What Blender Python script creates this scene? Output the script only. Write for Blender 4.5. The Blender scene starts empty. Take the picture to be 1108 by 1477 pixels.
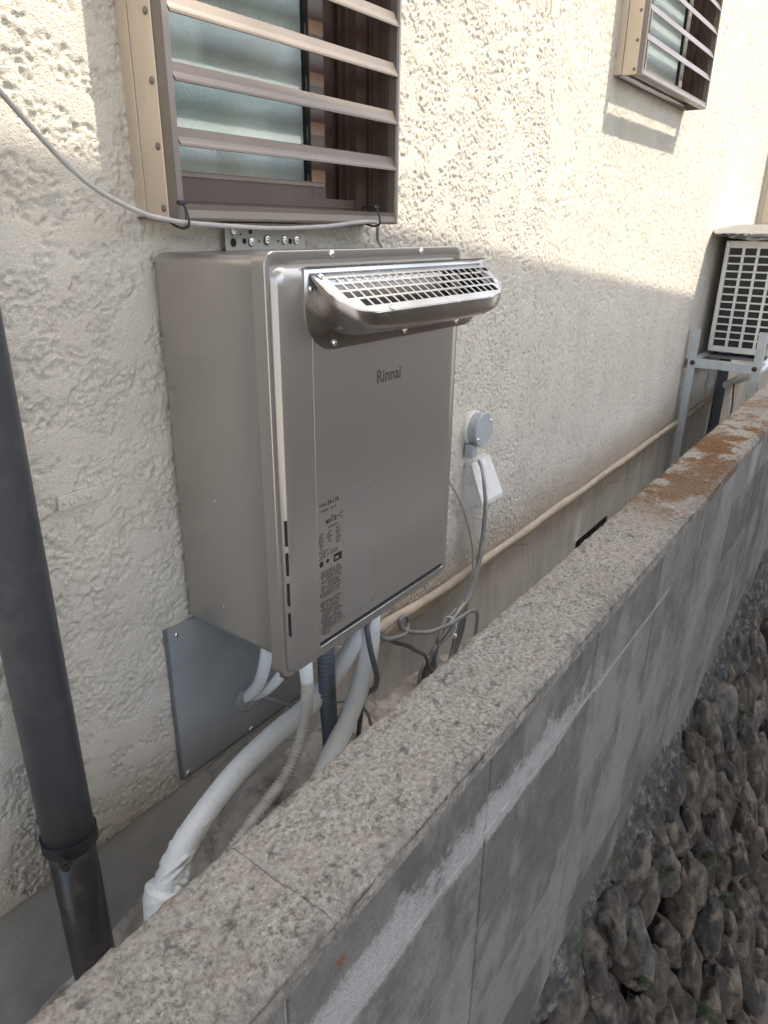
import bpy, bmesh, math, random
import numpy as np
from mathutils import Vector, Matrix
random.seed(7); RNG = np.random.RandomState(11)
S = bpy.context.scene
COL = S.collection
R = math.radians

# ---------------------------------------------------------------- camera
cam_d = bpy.data.cameras.new('camera'); cam = bpy.data.objects.new('camera', cam_d); COL.objects.link(cam)
cam_d.sensor_fit = 'VERTICAL'; cam_d.sensor_height = 24.0
cam_d.lens = 1024.41758 / 1477.0 * 24.0
cam_d.clip_start = 0.02; cam_d.clip_end = 400
YAW, PITCH, ROLL = 0.947491895, 0.381093037, 0.0132592208
fw = Vector((math.sin(YAW)*math.cos(PITCH), math.cos(YAW)*math.cos(PITCH), -math.sin(PITCH)))
rt = Vector((math.cos(YAW), -math.sin(YAW), 0)); up = rt.cross(fw)
r2 = rt*math.cos(ROLL) + up*math.sin(ROLL); u2 = -rt*math.sin(ROLL) + up*math.cos(ROLL)
M = Matrix((r2, u2, -fw)).transposed().to_4x4()
M.translation = Vector((-0.658402401, -0.885202829, 0.628623937))
cam.matrix_world = M
S.camera = cam

# ---------------------------------------------------------------- sky, sun, exposure
SUN = Vector((0.054, -0.081, 0.153)).normalized()          # towards the sun
ELEV = math.asin(SUN.z)
w = bpy.data.worlds.new('World'); S.world = w; w.use_nodes = True
nt = w.node_tree; nt.nodes.clear()
sky = nt.nodes.new('ShaderNodeTexSky'); sky.sky_type = 'NISHITA'; sky.sun_disc = False
sky.sun_elevation = ELEV; sky.sun_rotation = math.atan2(SUN.x, SUN.y)
sky.air_density = 1.0; sky.dust_density = 2.5; sky.ozone_density = 1.0
bg = nt.nodes.new('ShaderNodeBackground'); bg.inputs['Strength'].default_value = 0.15
wo = nt.nodes.new('ShaderNodeOutputWorld')
hs_ = nt.nodes.new('ShaderNodeHueSaturation'); hs_.inputs['Saturation'].default_value = .74
nt.links.new(sky.outputs[0], hs_.inputs['Color']); nt.links.new(hs_.outputs[0], bg.inputs[0]); nt.links.new(bg.outputs[0], wo.inputs[0])
sd = bpy.data.lights.new('sun', 'SUN'); sd.energy = 2.0; sd.angle = R(0.45); sd.color = (1.0, 0.915, 0.78)
sun = bpy.data.objects.new('sun', sd); COL.objects.link(sun)
sun.rotation_euler = SUN.to_track_quat('Z', 'Y').to_euler(); sun.location = (2, -3, 6)
S.view_settings.view_transform = 'Standard'; S.view_settings.look = 'None'
S.view_settings.exposure = 1.95; S.view_settings.gamma = 1.0; S.view_settings.use_curve_mapping = False



# ---------------------------------------------------------------- materials
MATS = {}
class N:
    """tiny node helper"""
    def __init__(s, name):
        s.m = bpy.data.materials.new(name); s.m.use_nodes = True; s.t = s.m.node_tree
        s.b = s.t.nodes['Principled BSDF']; s.out = s.t.nodes['Material Output']
        s.geo = s.t.nodes.new('ShaderNodeNewGeometry'); MATS[name] = s.m
    def l(s, a, b): s.t.links.new(a, b)
    def noise(s, scale, detail=4, rough=.55, vec=None, stretch=None, seed=0, dist=0):
        n = s.t.nodes.new('ShaderNodeTexNoise'); n.inputs['Scale'].default_value = scale
        n.inputs['Detail'].default_value = detail; n.inputs['Roughness'].default_value = rough
        n.inputs['Distortion'].default_value = dist
        mp = s.t.nodes.new('ShaderNodeMapping'); mp.inputs['Location'].default_value = (seed*3.1, seed*1.7, seed*.9)
        if stretch: mp.inputs['Scale'].default_value = stretch
        s.l(vec or s.geo.outputs['Position'], mp.inputs[0]); s.l(mp.outputs[0], n.inputs['Vector'])
        return n.outputs['Fac']
    def vor(s, scale, feature='F1', out='Distance', seed=0):
        n = s.t.nodes.new('ShaderNodeTexVoronoi'); n.inputs['Scale'].default_value = scale; n.feature = feature
        mp = s.t.nodes.new('ShaderNodeMapping'); mp.inputs['Location'].default_value = (seed*3.1, seed*1.7, seed*.9)
        s.l(s.geo.outputs['Position'], mp.inputs[0]); s.l(mp.outputs[0], n.inputs['Vector'])
        return n.outputs[out]
    def ramp(s, fac, stops, interp='LINEAR'):
        n = s.t.nodes.new('ShaderNodeValToRGB'); cr = n.color_ramp; cr.interpolation = interp
        while len(cr.elements) < len(stops): cr.elements.new(.5)
        for e, (p, c) in zip(cr.elements, stops):
            e.position = p; e.color = (c, c, c, 1) if not isinstance(c, tuple) else c + (1,)
        s.l(fac, n.inputs[0]); return n.outputs[0]
    def mix(s, fac, a, b, mode='MIX'):
        n = s.t.nodes.new('ShaderNodeMix'); n.data_type = 'RGBA'; n.blend_type = mode
        for v, k in ((fac, 0), (a, 6), (b, 7)):
            if isinstance(v, (int, float)): n.inputs[k].default_value = v if k == 0 else (v, v, v, 1)
            elif isinstance(v, tuple): n.inputs[k].default_value = v + (1,)
            else: s.l(v, n.inputs[k])
        return n.outputs[2]
    def math(s, op, a, b=0.0, clamp=False):
        n = s.t.nodes.new('ShaderNodeMath'); n.operation = op; n.use_clamp = clamp
        for v, k in ((a, 0), (b, 1)):
            if isinstance(v, (int, float)): n.inputs[k].default_value = v
            else: s.l(v, n.inputs[k])
        return n.outputs[0]
    def xyz(s):
        n = s.t.nodes.new('ShaderNodeSeparateXYZ'); s.l(s.geo.outputs['Position'], n.inputs[0]); return n.outputs
    def rnd(s):
        n = s.t.nodes.new('ShaderNodeObjectInfo'); return n.outputs['Random']
    def col(s, c): 
        if isinstance(c, tuple): s.b.inputs['Base Color'].default_value = c + (1,)
        else: s.l(c, s.b.inputs['Base Color'])
    def rough(s, r):
        if isinstance(r, float): s.b.inputs['Roughness'].default_value = r
        else: s.l(r, s.b.inputs['Roughness'])
    def metal(s, v): s.b.inputs['Metallic'].default_value = v
    def bump(s, h, dist=.001, strength=1.0):
        n = s.t.nodes.new('ShaderNodeBump'); n.inputs['Distance'].default_value = dist; n.inputs['Strength'].default_value = strength
        s.l(h, n.inputs['Height']); s.l(n.outputs[0], s.b.inputs['Normal'])

def simple(name, c, rough=.5, metal=0., var=.12, scale=30, bump=0., bscale=200, dirt=None, dirt_amt=.0, dscale=6, stretch=None):
    n = N(name)
    d = tuple(max(0, x*(1-var)) for x in c); e = tuple(min(1, x*(1+var)) for x in c)
    cc = n.ramp(n.noise(scale, 5, stretch=stretch), [(.3, d), (.7, e)])
    if dirt: cc = n.mix(n.ramp(n.noise(dscale, 7, .65, seed=3), [(.5, 0.), (.72, dirt_amt)]), cc, dirt)
    n.col(cc); n.metal(metal)
    n.rough(n.ramp(n.noise(scale*.7, 3, seed=5), [(.3, max(.02, rough-.06)), (.7, min(1, rough+.08))]))
    if bump: n.bump(n.noise(bscale, 4, seed=2), bump)
    n.b.inputs['Specular IOR Level'].default_value = .4
    return n.m

# cream stucco
n = N('stucco'); X = n.xyz()
c = n.ramp(n.noise(7, 6), [(.3, (.585, .535, .45)), (.7, (.68, .625, .53))])
c = n.mix(n.ramp(n.noise(1.3, 5, seed=4), [(.45, 0.), (.75, .45)]), c, (.50, .445, .375))
streak = n.math('MULTIPLY', n.ramp(n.noise(9, 5, stretch=(1, 1, .12), seed=6), [(.5, 0.), (.75, .5)]), n.ramp(n.math('ADD', n.math('MULTIPLY', X[2], .8), .4), [(.1, .3), (.5, 1.), (1., .6)]))
c = n.mix(n.math('MULTIPLY', streak, .35), c, (.36, .33, .30))
c = n.mix(n.ramp(n.noise(260, 3, seed=9), [(.32, .22), (.48, 0.)]), c, (.36, .31, .26))
n.col(c); n.rough(.92); n.b.inputs['Specular IOR Level'].default_value = .2
n.bump(n.math('ADD', n.noise(520, 3, .6), n.math('MULTIPLY', n.noise(260, 3, .6, seed=2), 1.2)), .0018, 1.)

# foundation render / smooth mortar
n = N('foundation_mortar'); X = n.xyz()
c = n.ramp(n.noise(6, 7, .6), [(.3, (.52, .51, .48)), (.7, (.66, .64, .60))])
c = n.mix(n.ramp(n.noise(14, 5, stretch=(1, 1, .15), seed=3), [(.48, 0.), (.7, .45)]), c, (.32, .305, .28))
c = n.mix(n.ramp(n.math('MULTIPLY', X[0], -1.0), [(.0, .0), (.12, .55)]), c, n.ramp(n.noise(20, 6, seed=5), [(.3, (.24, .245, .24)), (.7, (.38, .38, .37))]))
crack = n.ramp(n.vor(2.6, 'DISTANCE_TO_EDGE', seed=2), [(.0, 1.), (.006, 0.)])
c = n.mix(n.math('MULTIPLY', crack, .5), c, (.08, .075, .07))
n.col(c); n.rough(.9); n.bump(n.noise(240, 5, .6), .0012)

# rough concrete of the wall's top
n = N('rough_concrete_top'); X = n.xyz()
c = n.ramp(n.noise(170, 6, .75), [(.34, (.10, .090, .075)), (.48, (.315, .288, .242)), (.64, (.49, .452, .39))])
c = n.mix(n.ramp(n.noise(10, 5, seed=8), [(.4, .0), (.7, .5)]), c, (.37, .325, .28))
c = n.mix(n.ramp(n.vor(120, seed=4), [(.12, .75), (.22, 0.)]), c, n.ramp(n.noise(60, 2, seed=6), [(.4, (.12, .115, .105)), (.6, (.58, .56, .52))], 'LINEAR'))
c = n.mix(n.ramp(n.noise(45, 5, .7, seed=12), [(.56, 0.), (.65, .7)]), c, (.075, .07, .06))
c = n.mix(n.ramp(n.noise(28, 4, .6, seed=15), [(.62, 0.), (.72, .55)]), c, (.06, .075, .05))
# brown-orange lichen patches farther along
lx = n.ramp(X[0], [(.0, 0.), (.9, .0), (1., 1.)])
mr = n.t.nodes.new('ShaderNodeMapRange'); mr.inputs[1].default_value = .92; mr.inputs[2].default_value = 1.15; n.l(X[0], mr.inputs[0])
mr2 = n.t.nodes.new('ShaderNodeMapRange'); mr2.inputs[1].default_value = 3.0; mr2.inputs[2].default_value = 2.0; mr2.inputs[3].default_value = .1; n.l(X[0], mr2.inputs[0])
lf = n.math('ADD', n.math('ADD', n.noise(7.5, 4, .6, seed=21), n.ramp(n.math('DIVIDE', X[0], 4.), [(.24, -.0), (.30, .09), (.42, .08), (.52, .0)])), n.math('MULTIPLY', n.noise(60, 5, .8, seed=22), .42))
lm = n.math('MULTIPLY', n.math('MULTIPLY', mr.outputs[0], mr2.outputs[0]), n.ramp(lf, [(.68, 0.), (.76, .92)]))
c = n.mix(lm, c, n.ramp(n.noise(150, 4, seed=23), [(.3, (.060, .027, .009)), (.7, (.25, .115, .032))]))
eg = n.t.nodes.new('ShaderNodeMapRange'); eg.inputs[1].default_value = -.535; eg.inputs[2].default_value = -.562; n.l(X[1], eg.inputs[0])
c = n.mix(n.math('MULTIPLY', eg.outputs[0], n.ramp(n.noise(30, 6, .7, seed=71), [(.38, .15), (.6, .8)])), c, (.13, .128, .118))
c = n.mix(n.ramp(n.noise(3.2, 5, .6, seed=77), [(.48, 0.), (.66, .4)]), c, (.20, .18, .145))
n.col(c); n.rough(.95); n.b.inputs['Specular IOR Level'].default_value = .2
n.bump(n.math('ADD', n.noise(330, 5, .7), n.math('MULTIPLY', n.noise(110, 4, .7, seed=3), 1.5)), .0024)

# concrete block faces
n = N('block_concrete'); X = n.xyz()
c = n.ramp(n.noise(5, 7, .62), [(.3, (.13, .122, .109)), (.7, (.235, .222, .20))])
c = n.mix(n.ramp(n.noise(38, 6, .7, seed=61), [(.35, .45), (.55, 0.)]), c, (.075, .071, .066))
c = n.mix(n.ramp(n.noise(45, 6, .7, seed=63), [(.55, 0.), (.68, .4)]), c, (.26, .255, .245))
rr = n.rnd()
c = n.mix(n.ramp(rr, [(.0, .0), (.5, .0), (1., .75)]), c, (.085, .082, .078))
c = n.mix(n.ramp(rr, [(.0, .6), (.35, .0)]), c, (.21, .208, .20))
c = n.mix(n.ramp(n.noise(5.0, 7, .62, stretch=(1, 1, .6), seed=31), [(.49, 0.), (.57, .7)]), c, (.24, .235, .222))
c = n.mix(n.ramp(n.noise(8, 7, .65, stretch=(1.2, 1, .6), seed=34), [(.52, 0.), (.64, .65)]), c, (.085, .079, .076))
# white bloom running down to the first bed joint on the nearest blocks
g = n.t.nodes.new('ShaderNodeMapRange'); g.inputs[1].default_value = -.03; g.inputs[2].default_value = -.155; g.interpolation_type='SMOOTHSTEP'; n.l(X[2], g.inputs[0])
g2 = n.t.nodes.new('ShaderNodeMapRange'); g2.inputs[1].default_value = -.20; g2.inputs[2].default_value = -.172; n.l(X[2], g2.inputs[0])
g3 = n.t.nodes.new('ShaderNodeMapRange'); g3.inputs[1].default_value = .95; g3.inputs[2].default_value = .25; n.l(X[0], g3.inputs[0])
bl = n.math('MULTIPLY', n.math('MULTIPLY', g.outputs[0], g2.outputs[0]), g3.outputs[0])
bf = n.math('ADD', n.math('MULTIPLY', bl, .31), n.math('ADD', n.math('MULTIPLY', n.noise(6, 9, .75, seed=41), .74), n.math('MULTIPLY', n.noise(95, 6, .8, seed=42), .34)))
bm_ = n.math('MULTIPLY', n.ramp(bf, [(.70, 0.), (.74, .5), (.84, .85)]), n.ramp(bl, [(.02, 0.), (.2, 1.)]))
c = n.mix(bm_, c, (.40, .395, .385))
# far bright streaks under the cap
fs = n.t.nodes.new('ShaderNodeMapRange'); fs.inputs[1].default_value = 1.2; fs.inputs[2].default_value = 1.9; n.l(X[0], fs.inputs[0])
fs2 = n.t.nodes.new('ShaderNodeMapRange'); fs2.inputs[1].default_value = -.42; fs2.inputs[2].default_value = -.05; n.l(X[2], fs2.inputs[0])
c = n.mix(n.math('MULTIPLY', n.math('MULTIPLY', fs.outputs[0], fs2.outputs[0]), n.ramp(n.noise(5, 3, .5, stretch=(1, 1, .3), seed=51), [(.5, 0.), (.58, .8)])), c, (.38, .375, .36))
rs = n.t.nodes.new('ShaderNodeVectorMath'); rs.operation = 'DISTANCE'; n.l(n.geo.outputs['Position'], rs.inputs[0]); rs.inputs[1].default_value = (-.273, -.56, -.066)
c = n.mix(n.ramp(n.math('ADD', rs.outputs['Value'], n.math('MULTIPLY', n.noise(200, 3), .008)), [(.007, .9), (.014, 0.)]), c, (.20, .075, .02))
c = n.mix(n.ramp(n.noise(600, 2, seed=50), [(.34, .7), (.46, 0.)]), c, (.055, .05, .046))
n.col(c); n.rough(.9); n.b.inputs['Specular IOR Level'].default_value = .25
pp = n.ramp(n.vor(260, seed=3), [(.0, 0.), (.22, 1.)])
n.bump(n.math('ADD', n.math('MULTIPLY', pp, .6), n.math('ADD', n.noise(500, 4, .7), n.math('MULTIPLY', n.noise(60, 5, .6, seed=4), 1.4))), .0016)

simple('joint_mortar', (.26, .25, .23), .95, var=.25, scale=60, bump=.001)
n = N('dark_mortar')
c = n.ramp(n.noise(35, 7, .7), [(.3, (.015, .014, .013)), (.5, (.055, .052, .048)), (.68, (.19, .182, .168))])
c = n.mix(n.ramp(n.noise(7, 4, seed=3), [(.5, 0.), (.65, .6)]), c, (.04, .045, .025))
n.col(c); n.rough(.95); n.bump(n.noise(120, 6, .7), .003)
n = N('field_stone')
rr = n.rnd()
base = n.ramp(rr, [(.0, (.070, .052, .038)), (.2, (.13, .098, .070)), (.4, (.045, .045, .043)), (.6, (.16, .13, .10)), (.8, (.060, .052, .046)), (1., (.19, .185, .175))])
c = n.mix(n.ramp(n.noise(26, 7, .65, stretch=(1, 1, .5)), [(.35, .85), (.62, 0.)]), base, (.022, .017, .013))
c = n.mix(n.ramp(n.noise(14, 5, .6, seed=3), [(.50, 0.), (.64, .8)]), c, (.27, .22, .165))
c = n.mix(n.ramp(n.noise(9, 5, .6, seed=7), [(.58, 0.), (.7, .7)]), c, (.045, .055, .02))
c = n.mix(n.ramp(n.noise(50, 5, .7, seed=9), [(.62, 0.), (.7, .6)]), c, (.24, .23, .20))
n.col(c); n.rough(.82); n.bump(n.math('ADD', n.noise(90, 7, .8, stretch=(1, 1, .5)), n.noise(22, 5, seed=5)), .016)
simple('soil_concrete', (.50, .45, .39), .95, var=.35, scale=14, bump=.003, bscale=60, dirt=(.06, .05, .042), dirt_amt=.8, dscale=22)
simple('ground_concrete', (.13, .105, .09), .9, var=.25, scale=8, bump=.002, bscale=60)
simple('earth', (.32, .30, .265), .95, var=.2, scale=.6)

# metals and paints
def metallic(name, c, rough, metal, coat=0., var=.04, dirt=0.):
    n = N(name)
    cc = n.ramp(n.noise(4, 4), [(.3, tuple(x*(1-var) for x in c)), (.7, tuple(x*(1+var) for x in c))])
    if dirt: cc = n.mix(n.ramp(n.noise(38, 7, .7, seed=6), [(.55, 0.), (.75, dirt)]), cc, (.35, .31, .26))
    n.col(cc); n.metal(metal); n.rough(n.ramp(n.noise(9, 5, .6, seed=3), [(.3, rough-.03), (.7, rough+.05)]))
    n.b.inputs['Coat Weight'].default_value = coat; n.b.inputs['Coat Roughness'].default_value = .30
    if coat: n.rough(rough); n.t.links.remove(n.b.inputs['Roughness'].links[0]); n.t.links.remove(n.b.inputs['Base Color'].links[0]); n.b.inputs['Base Color'].default_value = c+(1,)
    return n.m
metallic('heater_paint', (.40, .37, .335), .30, .70, .5)
metallic('heater_film', (.375, .35, .33), .27, .65, .25)
metallic('stainless', (.90, .90, .90), .22, 1.0, dirt=.0)
metallic('stainless_dull', (.40, .385, .37), .25, 1.0, dirt=.15)
metallic('zinc', (.34, .32, .28), .5, .85, dirt=.5)
metallic('chrome_lip', (.86, .86, .86), .12, 1.0)
metallic('bronze_aluminium', (.195, .162, .132), .36, .4, dirt=.18, var=.1)
metallic('champagne_side', (.60, .50, .385), .42, .35, dirt=.3, var=.08)
metallic('brown_sash', (.095, .062, .046), .38, .1, dirt=.12, var=.15)
metallic('sunlit_sash', (.52, .46, .40), .4, .4, dirt=.2)  # paler copy of the brown sash, sunlight on its inner side put into the colour
metallic('foil', (.50, .51, .52), .18, .95, var=.1)
simple('grey_panel', (.31, .325, .32), .42, .2, var=.1, scale=9, bump=.0003, bscale=40, dirt=(.27, .25, .22), dirt_amt=.3)
simple('gap_black', (.012, .013, .014), .8)
simple('print_black', (.018, .014, .012), .8)
simple('logo_brown', (.07, .052, .038), .6)
simple('downpipe_pvc', (.078, .080, .088), .36, 0., var=.14, scale=5, dirt=(.17, .16, .145), dirt_amt=.5, dscale=22, stretch=(1, 1, .2))
simple('downpipe_brown', (.046, .043, .040), .30, 0., var=.14, scale=5, dirt=(.14, .13, .11), dirt_amt=.45, dscale=22, stretch=(1, 1, .2))
simple('black_plastic', (.022, .022, .024), .45)
simple('grey_plastic', (.36, .38, .38), .5, var=.06)
simple('white_plastic', (.62, .61, .57), .5, var=.06, dirt=(.3, .26, .2), dirt_amt=.5, dscale=20)
n = N('white_tape')
c = n.ramp(n.noise(12, 5), [(.3, (.80, .82, .79)), (.7, (.88, .89, .87))])
c = n.mix(n.ramp(n.noise(40, 6, .7, seed=3), [(.56, 0.), (.75, .35)]), c, (.42, .40, .35))
n.col(c); n.rough(.42); n.bump(n.noise(55, 4, .6, stretch=(1, 1, .35), seed=4), .002, .7)
simple('beige_hose', (.50, .47, .41), .55, var=.12, scale=40, dirt=(.2, .17, .13), dirt_amt=.4, dscale=40)
simple('slate_hose', (.10, .118, .135), .42, var=.1, scale=30, dirt=(.2, .18, .15), dirt_amt=.3, dscale=40)
simple('cable_grey', (.27, .27, .265), .5, var=.12)
simple('cable_dark', (.10, .10, .10), .5, var=.12)
simple('cable_pale', (.50, .49, .47), .5, var=.1)
simple('cable_paint', (.36, .34, .31), .6, var=.1)
simple('conduit_paint', (.52, .45, .355), .7, var=.12, scale=18, bump=.0012, bscale=60, dirt=(.25, .2, .14), dirt_amt=.4, dscale=14)
simple('aircon_enamel', (.74, .71, .63), .45, var=.05, dirt=(.40, .33, .22), dirt_amt=.35, dscale=18)
simple('rack_grey', (.50, .52, .51), .5, .1, var=.08, dirt=(.3, .25, .2), dirt_amt=.3)
simple('rack_dark', (.17, .175, .185), .5, .1, var=.1)
simple('rusty_bolt', (.10, .045, .022), .8, var=.3, scale=150)
simple('fins', (.03, .031, .033), .5, .2)
simple('fern_green', (.040, .062, .024), .6, var=.4, scale=60)
simple('shade_roof_white', (.72, .71, .68), .7)
simple('reflection_brown', (.105, .075, .05), .8, var=.2, scale=3)
simple('render_pale', (.62, .58, .52), .9)
simple('roof_grey', (.10, .10, .11), .8)
simple('room_pale', (.62, .66, .62), .9)
simple('curtain_green', (.30, .58, .50), .8, var=.25, scale=6)
simple('item_white', (.88, .88, .86), .6); simple('item_blue', (.10, .34, .50), .6); simple('item_ochre', (.45, .30, .12), .6); simple('item_dark', (.05,.06,.06), .6)
n = N('obscure_glass')
n.b.inputs['Base Color'].default_value = (.90, .97, .95, 1); n.rough(.22)
n.b.inputs['Transmission Weight'].default_value = 1.0; n.b.inputs['IOR'].default_value = 1.45
n.bump(n.vor(230), .0012, .8)
# clear enough for daylight: obscured pane plus diffuse scatter in the pressed surface
ms = n.t.nodes.new('ShaderNodeMixShader'); tl = n.t.nodes.new('ShaderNodeBsdfDiffuse'); tl.inputs[0].default_value = (.80, .90, .87, 1)
ms.inputs[0].default_value = .30; n.l(n.b.outputs[0], ms.inputs[1]); n.l(tl.outputs[0], ms.inputs[2]); n.l(ms.outputs[0], n.out.inputs[0])

# ---------------------------------------------------------------- mesh helpers
WORLD = {}
def link(o, parent, wloc):
    COL.objects.link(o); WORLD[o.name] = Vector(wloc)
    if parent is not None:
        o.parent = parent; o.location = Vector(wloc) - WORLD[parent.name]
    else: o.location = wloc
    return o
def tag(o, label=None, cat=None, group=None, kind=None):
    if label: o['label'] = label
    if cat: o['category'] = cat
    if group: o['group'] = group
    if kind: o['kind'] = kind
    return o
def thing(name, loc, label, cat, group=None):
    o = bpy.data.objects.new(name, None); o.empty_display_size = .05
    link(o, None, loc); return tag(o, label, cat, group)
def mdata(name, V, F, mat, smooth=False, origin=None):
    V = np.asarray(V, dtype=np.float64).reshape(-1, 3)
    if origin is None: origin = np.array([(V[:, 0].min()+V[:, 0].max())/2, (V[:, 1].min()+V[:, 1].max())/2, V[:, 2].min()])
    else: origin = np.array(origin, float)
    me = bpy.data.meshes.new(name)
    if isinstance(F, np.ndarray):
        me.vertices.add(len(V)); me.vertices.foreach_set('co', (V-origin).astype(np.float32).ravel())
        nf, k = F.shape
        me.loops.add(nf*k); me.loops.foreach_set('vertex_index', F.astype(np.int32).ravel())
        me.polygons.add(nf); me.polygons.foreach_set('loop_start', np.arange(0, nf*k, k, dtype=np.int32)); me.polygons.foreach_set('loop_total', np.full(nf, k, np.int32))
        me.update(calc_edges=True); me.validate()
    else:
        me.from_pydata([tuple(v) for v in (V-origin)], [], F); me.update()
    me.materials.append(MATS[mat])
    if smooth: me.polygons.foreach_set('use_smooth', np.ones(len(me.polygons), bool))
    return me, origin
def mk(name, V, F, mat, parent=None, smooth=False, fixn=True):
    me, org = mdata(name, V, F, mat, smooth)
    if fixn and not isinstance(F, np.ndarray):
        b = bmesh.new(); b.from_mesh(me); bmesh.ops.recalc_face_normals(b, faces=b.faces); b.to_mesh(me); b.free()
    return link(bpy.data.objects.new(name, me), parent, org)
def put(name, me, wloc, parent=None, rot=None):
    o = bpy.data.objects.new(name, me)
    if rot: o.rotation_euler = rot
    return link(o, parent, wloc)
class MB:
    """collects simple shapes into one mesh"""
    def __init__(s): s.V = []; s.F = []
    def add(s, V, F):
        k = len(s.V); s.V += [tuple(v) for v in V]; s.F += [tuple(i+k for i in f) for f in F]; return s
    def box(s, x0, x1, y0, y1, z0, z1, bev=0):
        if bev <= 0:
            V = [(x, y, z) for x in (x0, x1) for y in (y0, y1) for z in (z0, z1)]
            return s.add(V, [(0, 1, 3, 2), (4, 6, 7, 5), (0, 4, 5, 1), (2, 3, 7, 6), (0, 2, 6, 4), (1, 5, 7, 3)])
        b = bmesh.new(); bmesh.ops.create_cube(b, size=1)
        for v in b.verts: v.co = Vector(((x0+x1)/2+v.co.x*(x1-x0), (y0+y1)/2+v.co.y*(y1-y0), (z0+z1)/2+v.co.z*(z1-z0)))
        bmesh.ops.bevel(b, geom=b.edges[:], offset=bev, segments=2, affect='EDGES', profile=.5)
        b.verts.index_update(); s.add([v.co for v in b.verts], [tuple(v.index for v in f.verts) for f in b.faces]); b.free(); return s
    def cyl(s, c, axis, r, h, seg=16, r2=None, cap=True):
        c = Vector(c); a = Vector(axis).normalized(); t = a.orthogonal().normalized(); b = a.cross(t); r2 = r if r2 is None else r2
        V = []; 
        for k, rr in ((0, r), (h, r2)):
            for i in range(seg):
                an = 2*math.pi*i/seg; V.append(c+a*k+(t*math.cos(an)+b*math.sin(an))*rr)
        F = [(i, (i+1) % seg, seg+(i+1) % seg, seg+i) for i in range(seg)]
        if cap: F += [tuple(range(seg-1, -1, -1)), tuple(range(seg, 2*seg))]
        return s.add(V, F)
    def tube(s, pts, r, seg=12, sub=8, ribs=None, cap=True, wob=0):
        P = catmull(pts, sub) if sub > 1 else [Vector(p) for p in pts]
        if ribs:                       # resample evenly, alternate the radius
            P = resample(P, ribs[0])
        nP = len(P); V = []; t = None
        for i, p in enumerate(P):
            d = (P[min(i+1, nP-1)]-P[max(i-1, 0)]).normalized()
            t = (d.orthogonal() if t is None else (t-d*t.dot(d))).normalized(); b = d.cross(t)
            rr = r(i/(nP-1)) if callable(r) else r
            if ribs: rr *= (1+ribs[1]*(1 if (i//2) % 2 else -1))
            for k in range(seg):
                an = 2*math.pi*k/seg
                q = rr*(1+wob*math.sin(k*2.3+i*.9)*math.sin(i*1.7+k)) if wob else rr
                V.append(p+(t*math.cos(an)+b*math.sin(an))*q)
        F = [(i*seg+k, i*seg+(k+1) % seg, (i+1)*seg+(k+1) % seg, (i+1)*seg+k) for i in range(nP-1) for k in range(seg)]
        if cap: F += [tuple(range(seg-1, -1, -1)), tuple(range((nP-1)*seg, nP*seg))]
        return s.add(V, F)
    def loft(s, rings, closed=True, cap0=False, cap1=False):
        n_ = len(rings[0]); V = [p for r_ in rings for p in r_]; m = n_ if closed else n_-1
        F = [(i*n_+k, i*n_+(k+1) % n_, (i+1)*n_+(k+1) % n_, (i+1)*n_+k) for i in range(len(rings)-1) for k in range(m)]
        if cap0: F.append(tuple(range(n_-1, -1, -1)))
        if cap1: F.append(tuple(range((len(rings)-1)*n_, len(rings)*n_)))
        return s.add(V, F)
    def obj(s, name, mat, parent=None, smooth=False):
        return mk(name, s.V, s.F, mat, parent, smooth)
def catmull(pts, sub):
    P = [Vector(p) for p in pts]; P = [P[0]*2-P[1]]+P+[P[-1]*2-P[-2]]; out = []
    for i in range(1, len(P)-2):
        for k in range(sub):
            t = k/sub; a, b, c, d = P[i-1:i+3]
            out.append(.5*((2*b)+(c-a)*t+(2*a-5*b+4*c-d)*t*t+(3*b-a-3*c+d)*t**3))
    out.append(P[-2]); return out
def resample(P, step):
    out = [P[0]]; acc = 0
    for a, b in zip(P[:-1], P[1:]):
        L = (b-a).length
        if L == 0: continue
        while acc+L >= step:
            t = (step-acc)/L; a = a+(b-a)*t; out.append(a.copy()); L = (b-a).length; acc = 0
            if L == 0: break
        acc += L
    return out
def box(name, x0, x1, y0, y1, z0, z1, mat, parent=None, bev=0, smooth=False): return MB().box(x0, x1, y0, y1, z0, z1, bev).obj(name, mat, parent, smooth)
def autosmooth(o, ang=40):
    me = o.data; me.polygons.foreach_set('use_smooth', np.ones(len(me.polygons), bool)); me.set_sharp_from_angle(angle=R(ang)); return o

# value noise in numpy (2-D and 3-D)
def h3(ix, iy, iz, seed):
    v = (ix*374761393 + iy*668265263 + iz*2147483647 + seed*1274126177) & 0xffffffff
    v = ((v ^ (v >> 13))*1274126177) & 0xffffffff
    v = ((v ^ (v >> 15))*2246822519) & 0xffffffff
    return ((v ^ (v >> 16)) & 0xffff)/65535.0
def vnoise(x, y, z=0.0, seed=0):
    x = np.asarray(x, float); y = np.asarray(y, float); z = np.zeros_like(x)+z
    ix = np.floor(x).astype(np.int64); iy = np.floor(y).astype(np.int64); iz = np.floor(z).astype(np.int64)
    fx = x-ix; fy = y-iy; fz = z-iz; fx = fx*fx*(3-2*fx); fy = fy*fy*(3-2*fy); fz = fz*fz*(3-2*fz)
    def g(a, b, c): return h3(ix+a, iy+b, iz+c, seed)
    if not fz.any():
        a = g(0,0,0)*(1-fx)+g(1,0,0)*fx; b = g(0,1,0)*(1-fx)+g(1,1,0)*fx; return a*(1-fy)+b*fy
    r = 0
    for c in (0, 1):
        a = g(0,0,c)*(1-fx)+g(1,0,c)*fx; b = g(0,1,c)*(1-fx)+g(1,1,c)*fx; r = r+(a*(1-fy)+b*fy)*(fz if c else 1-fz)
    return r
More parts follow.
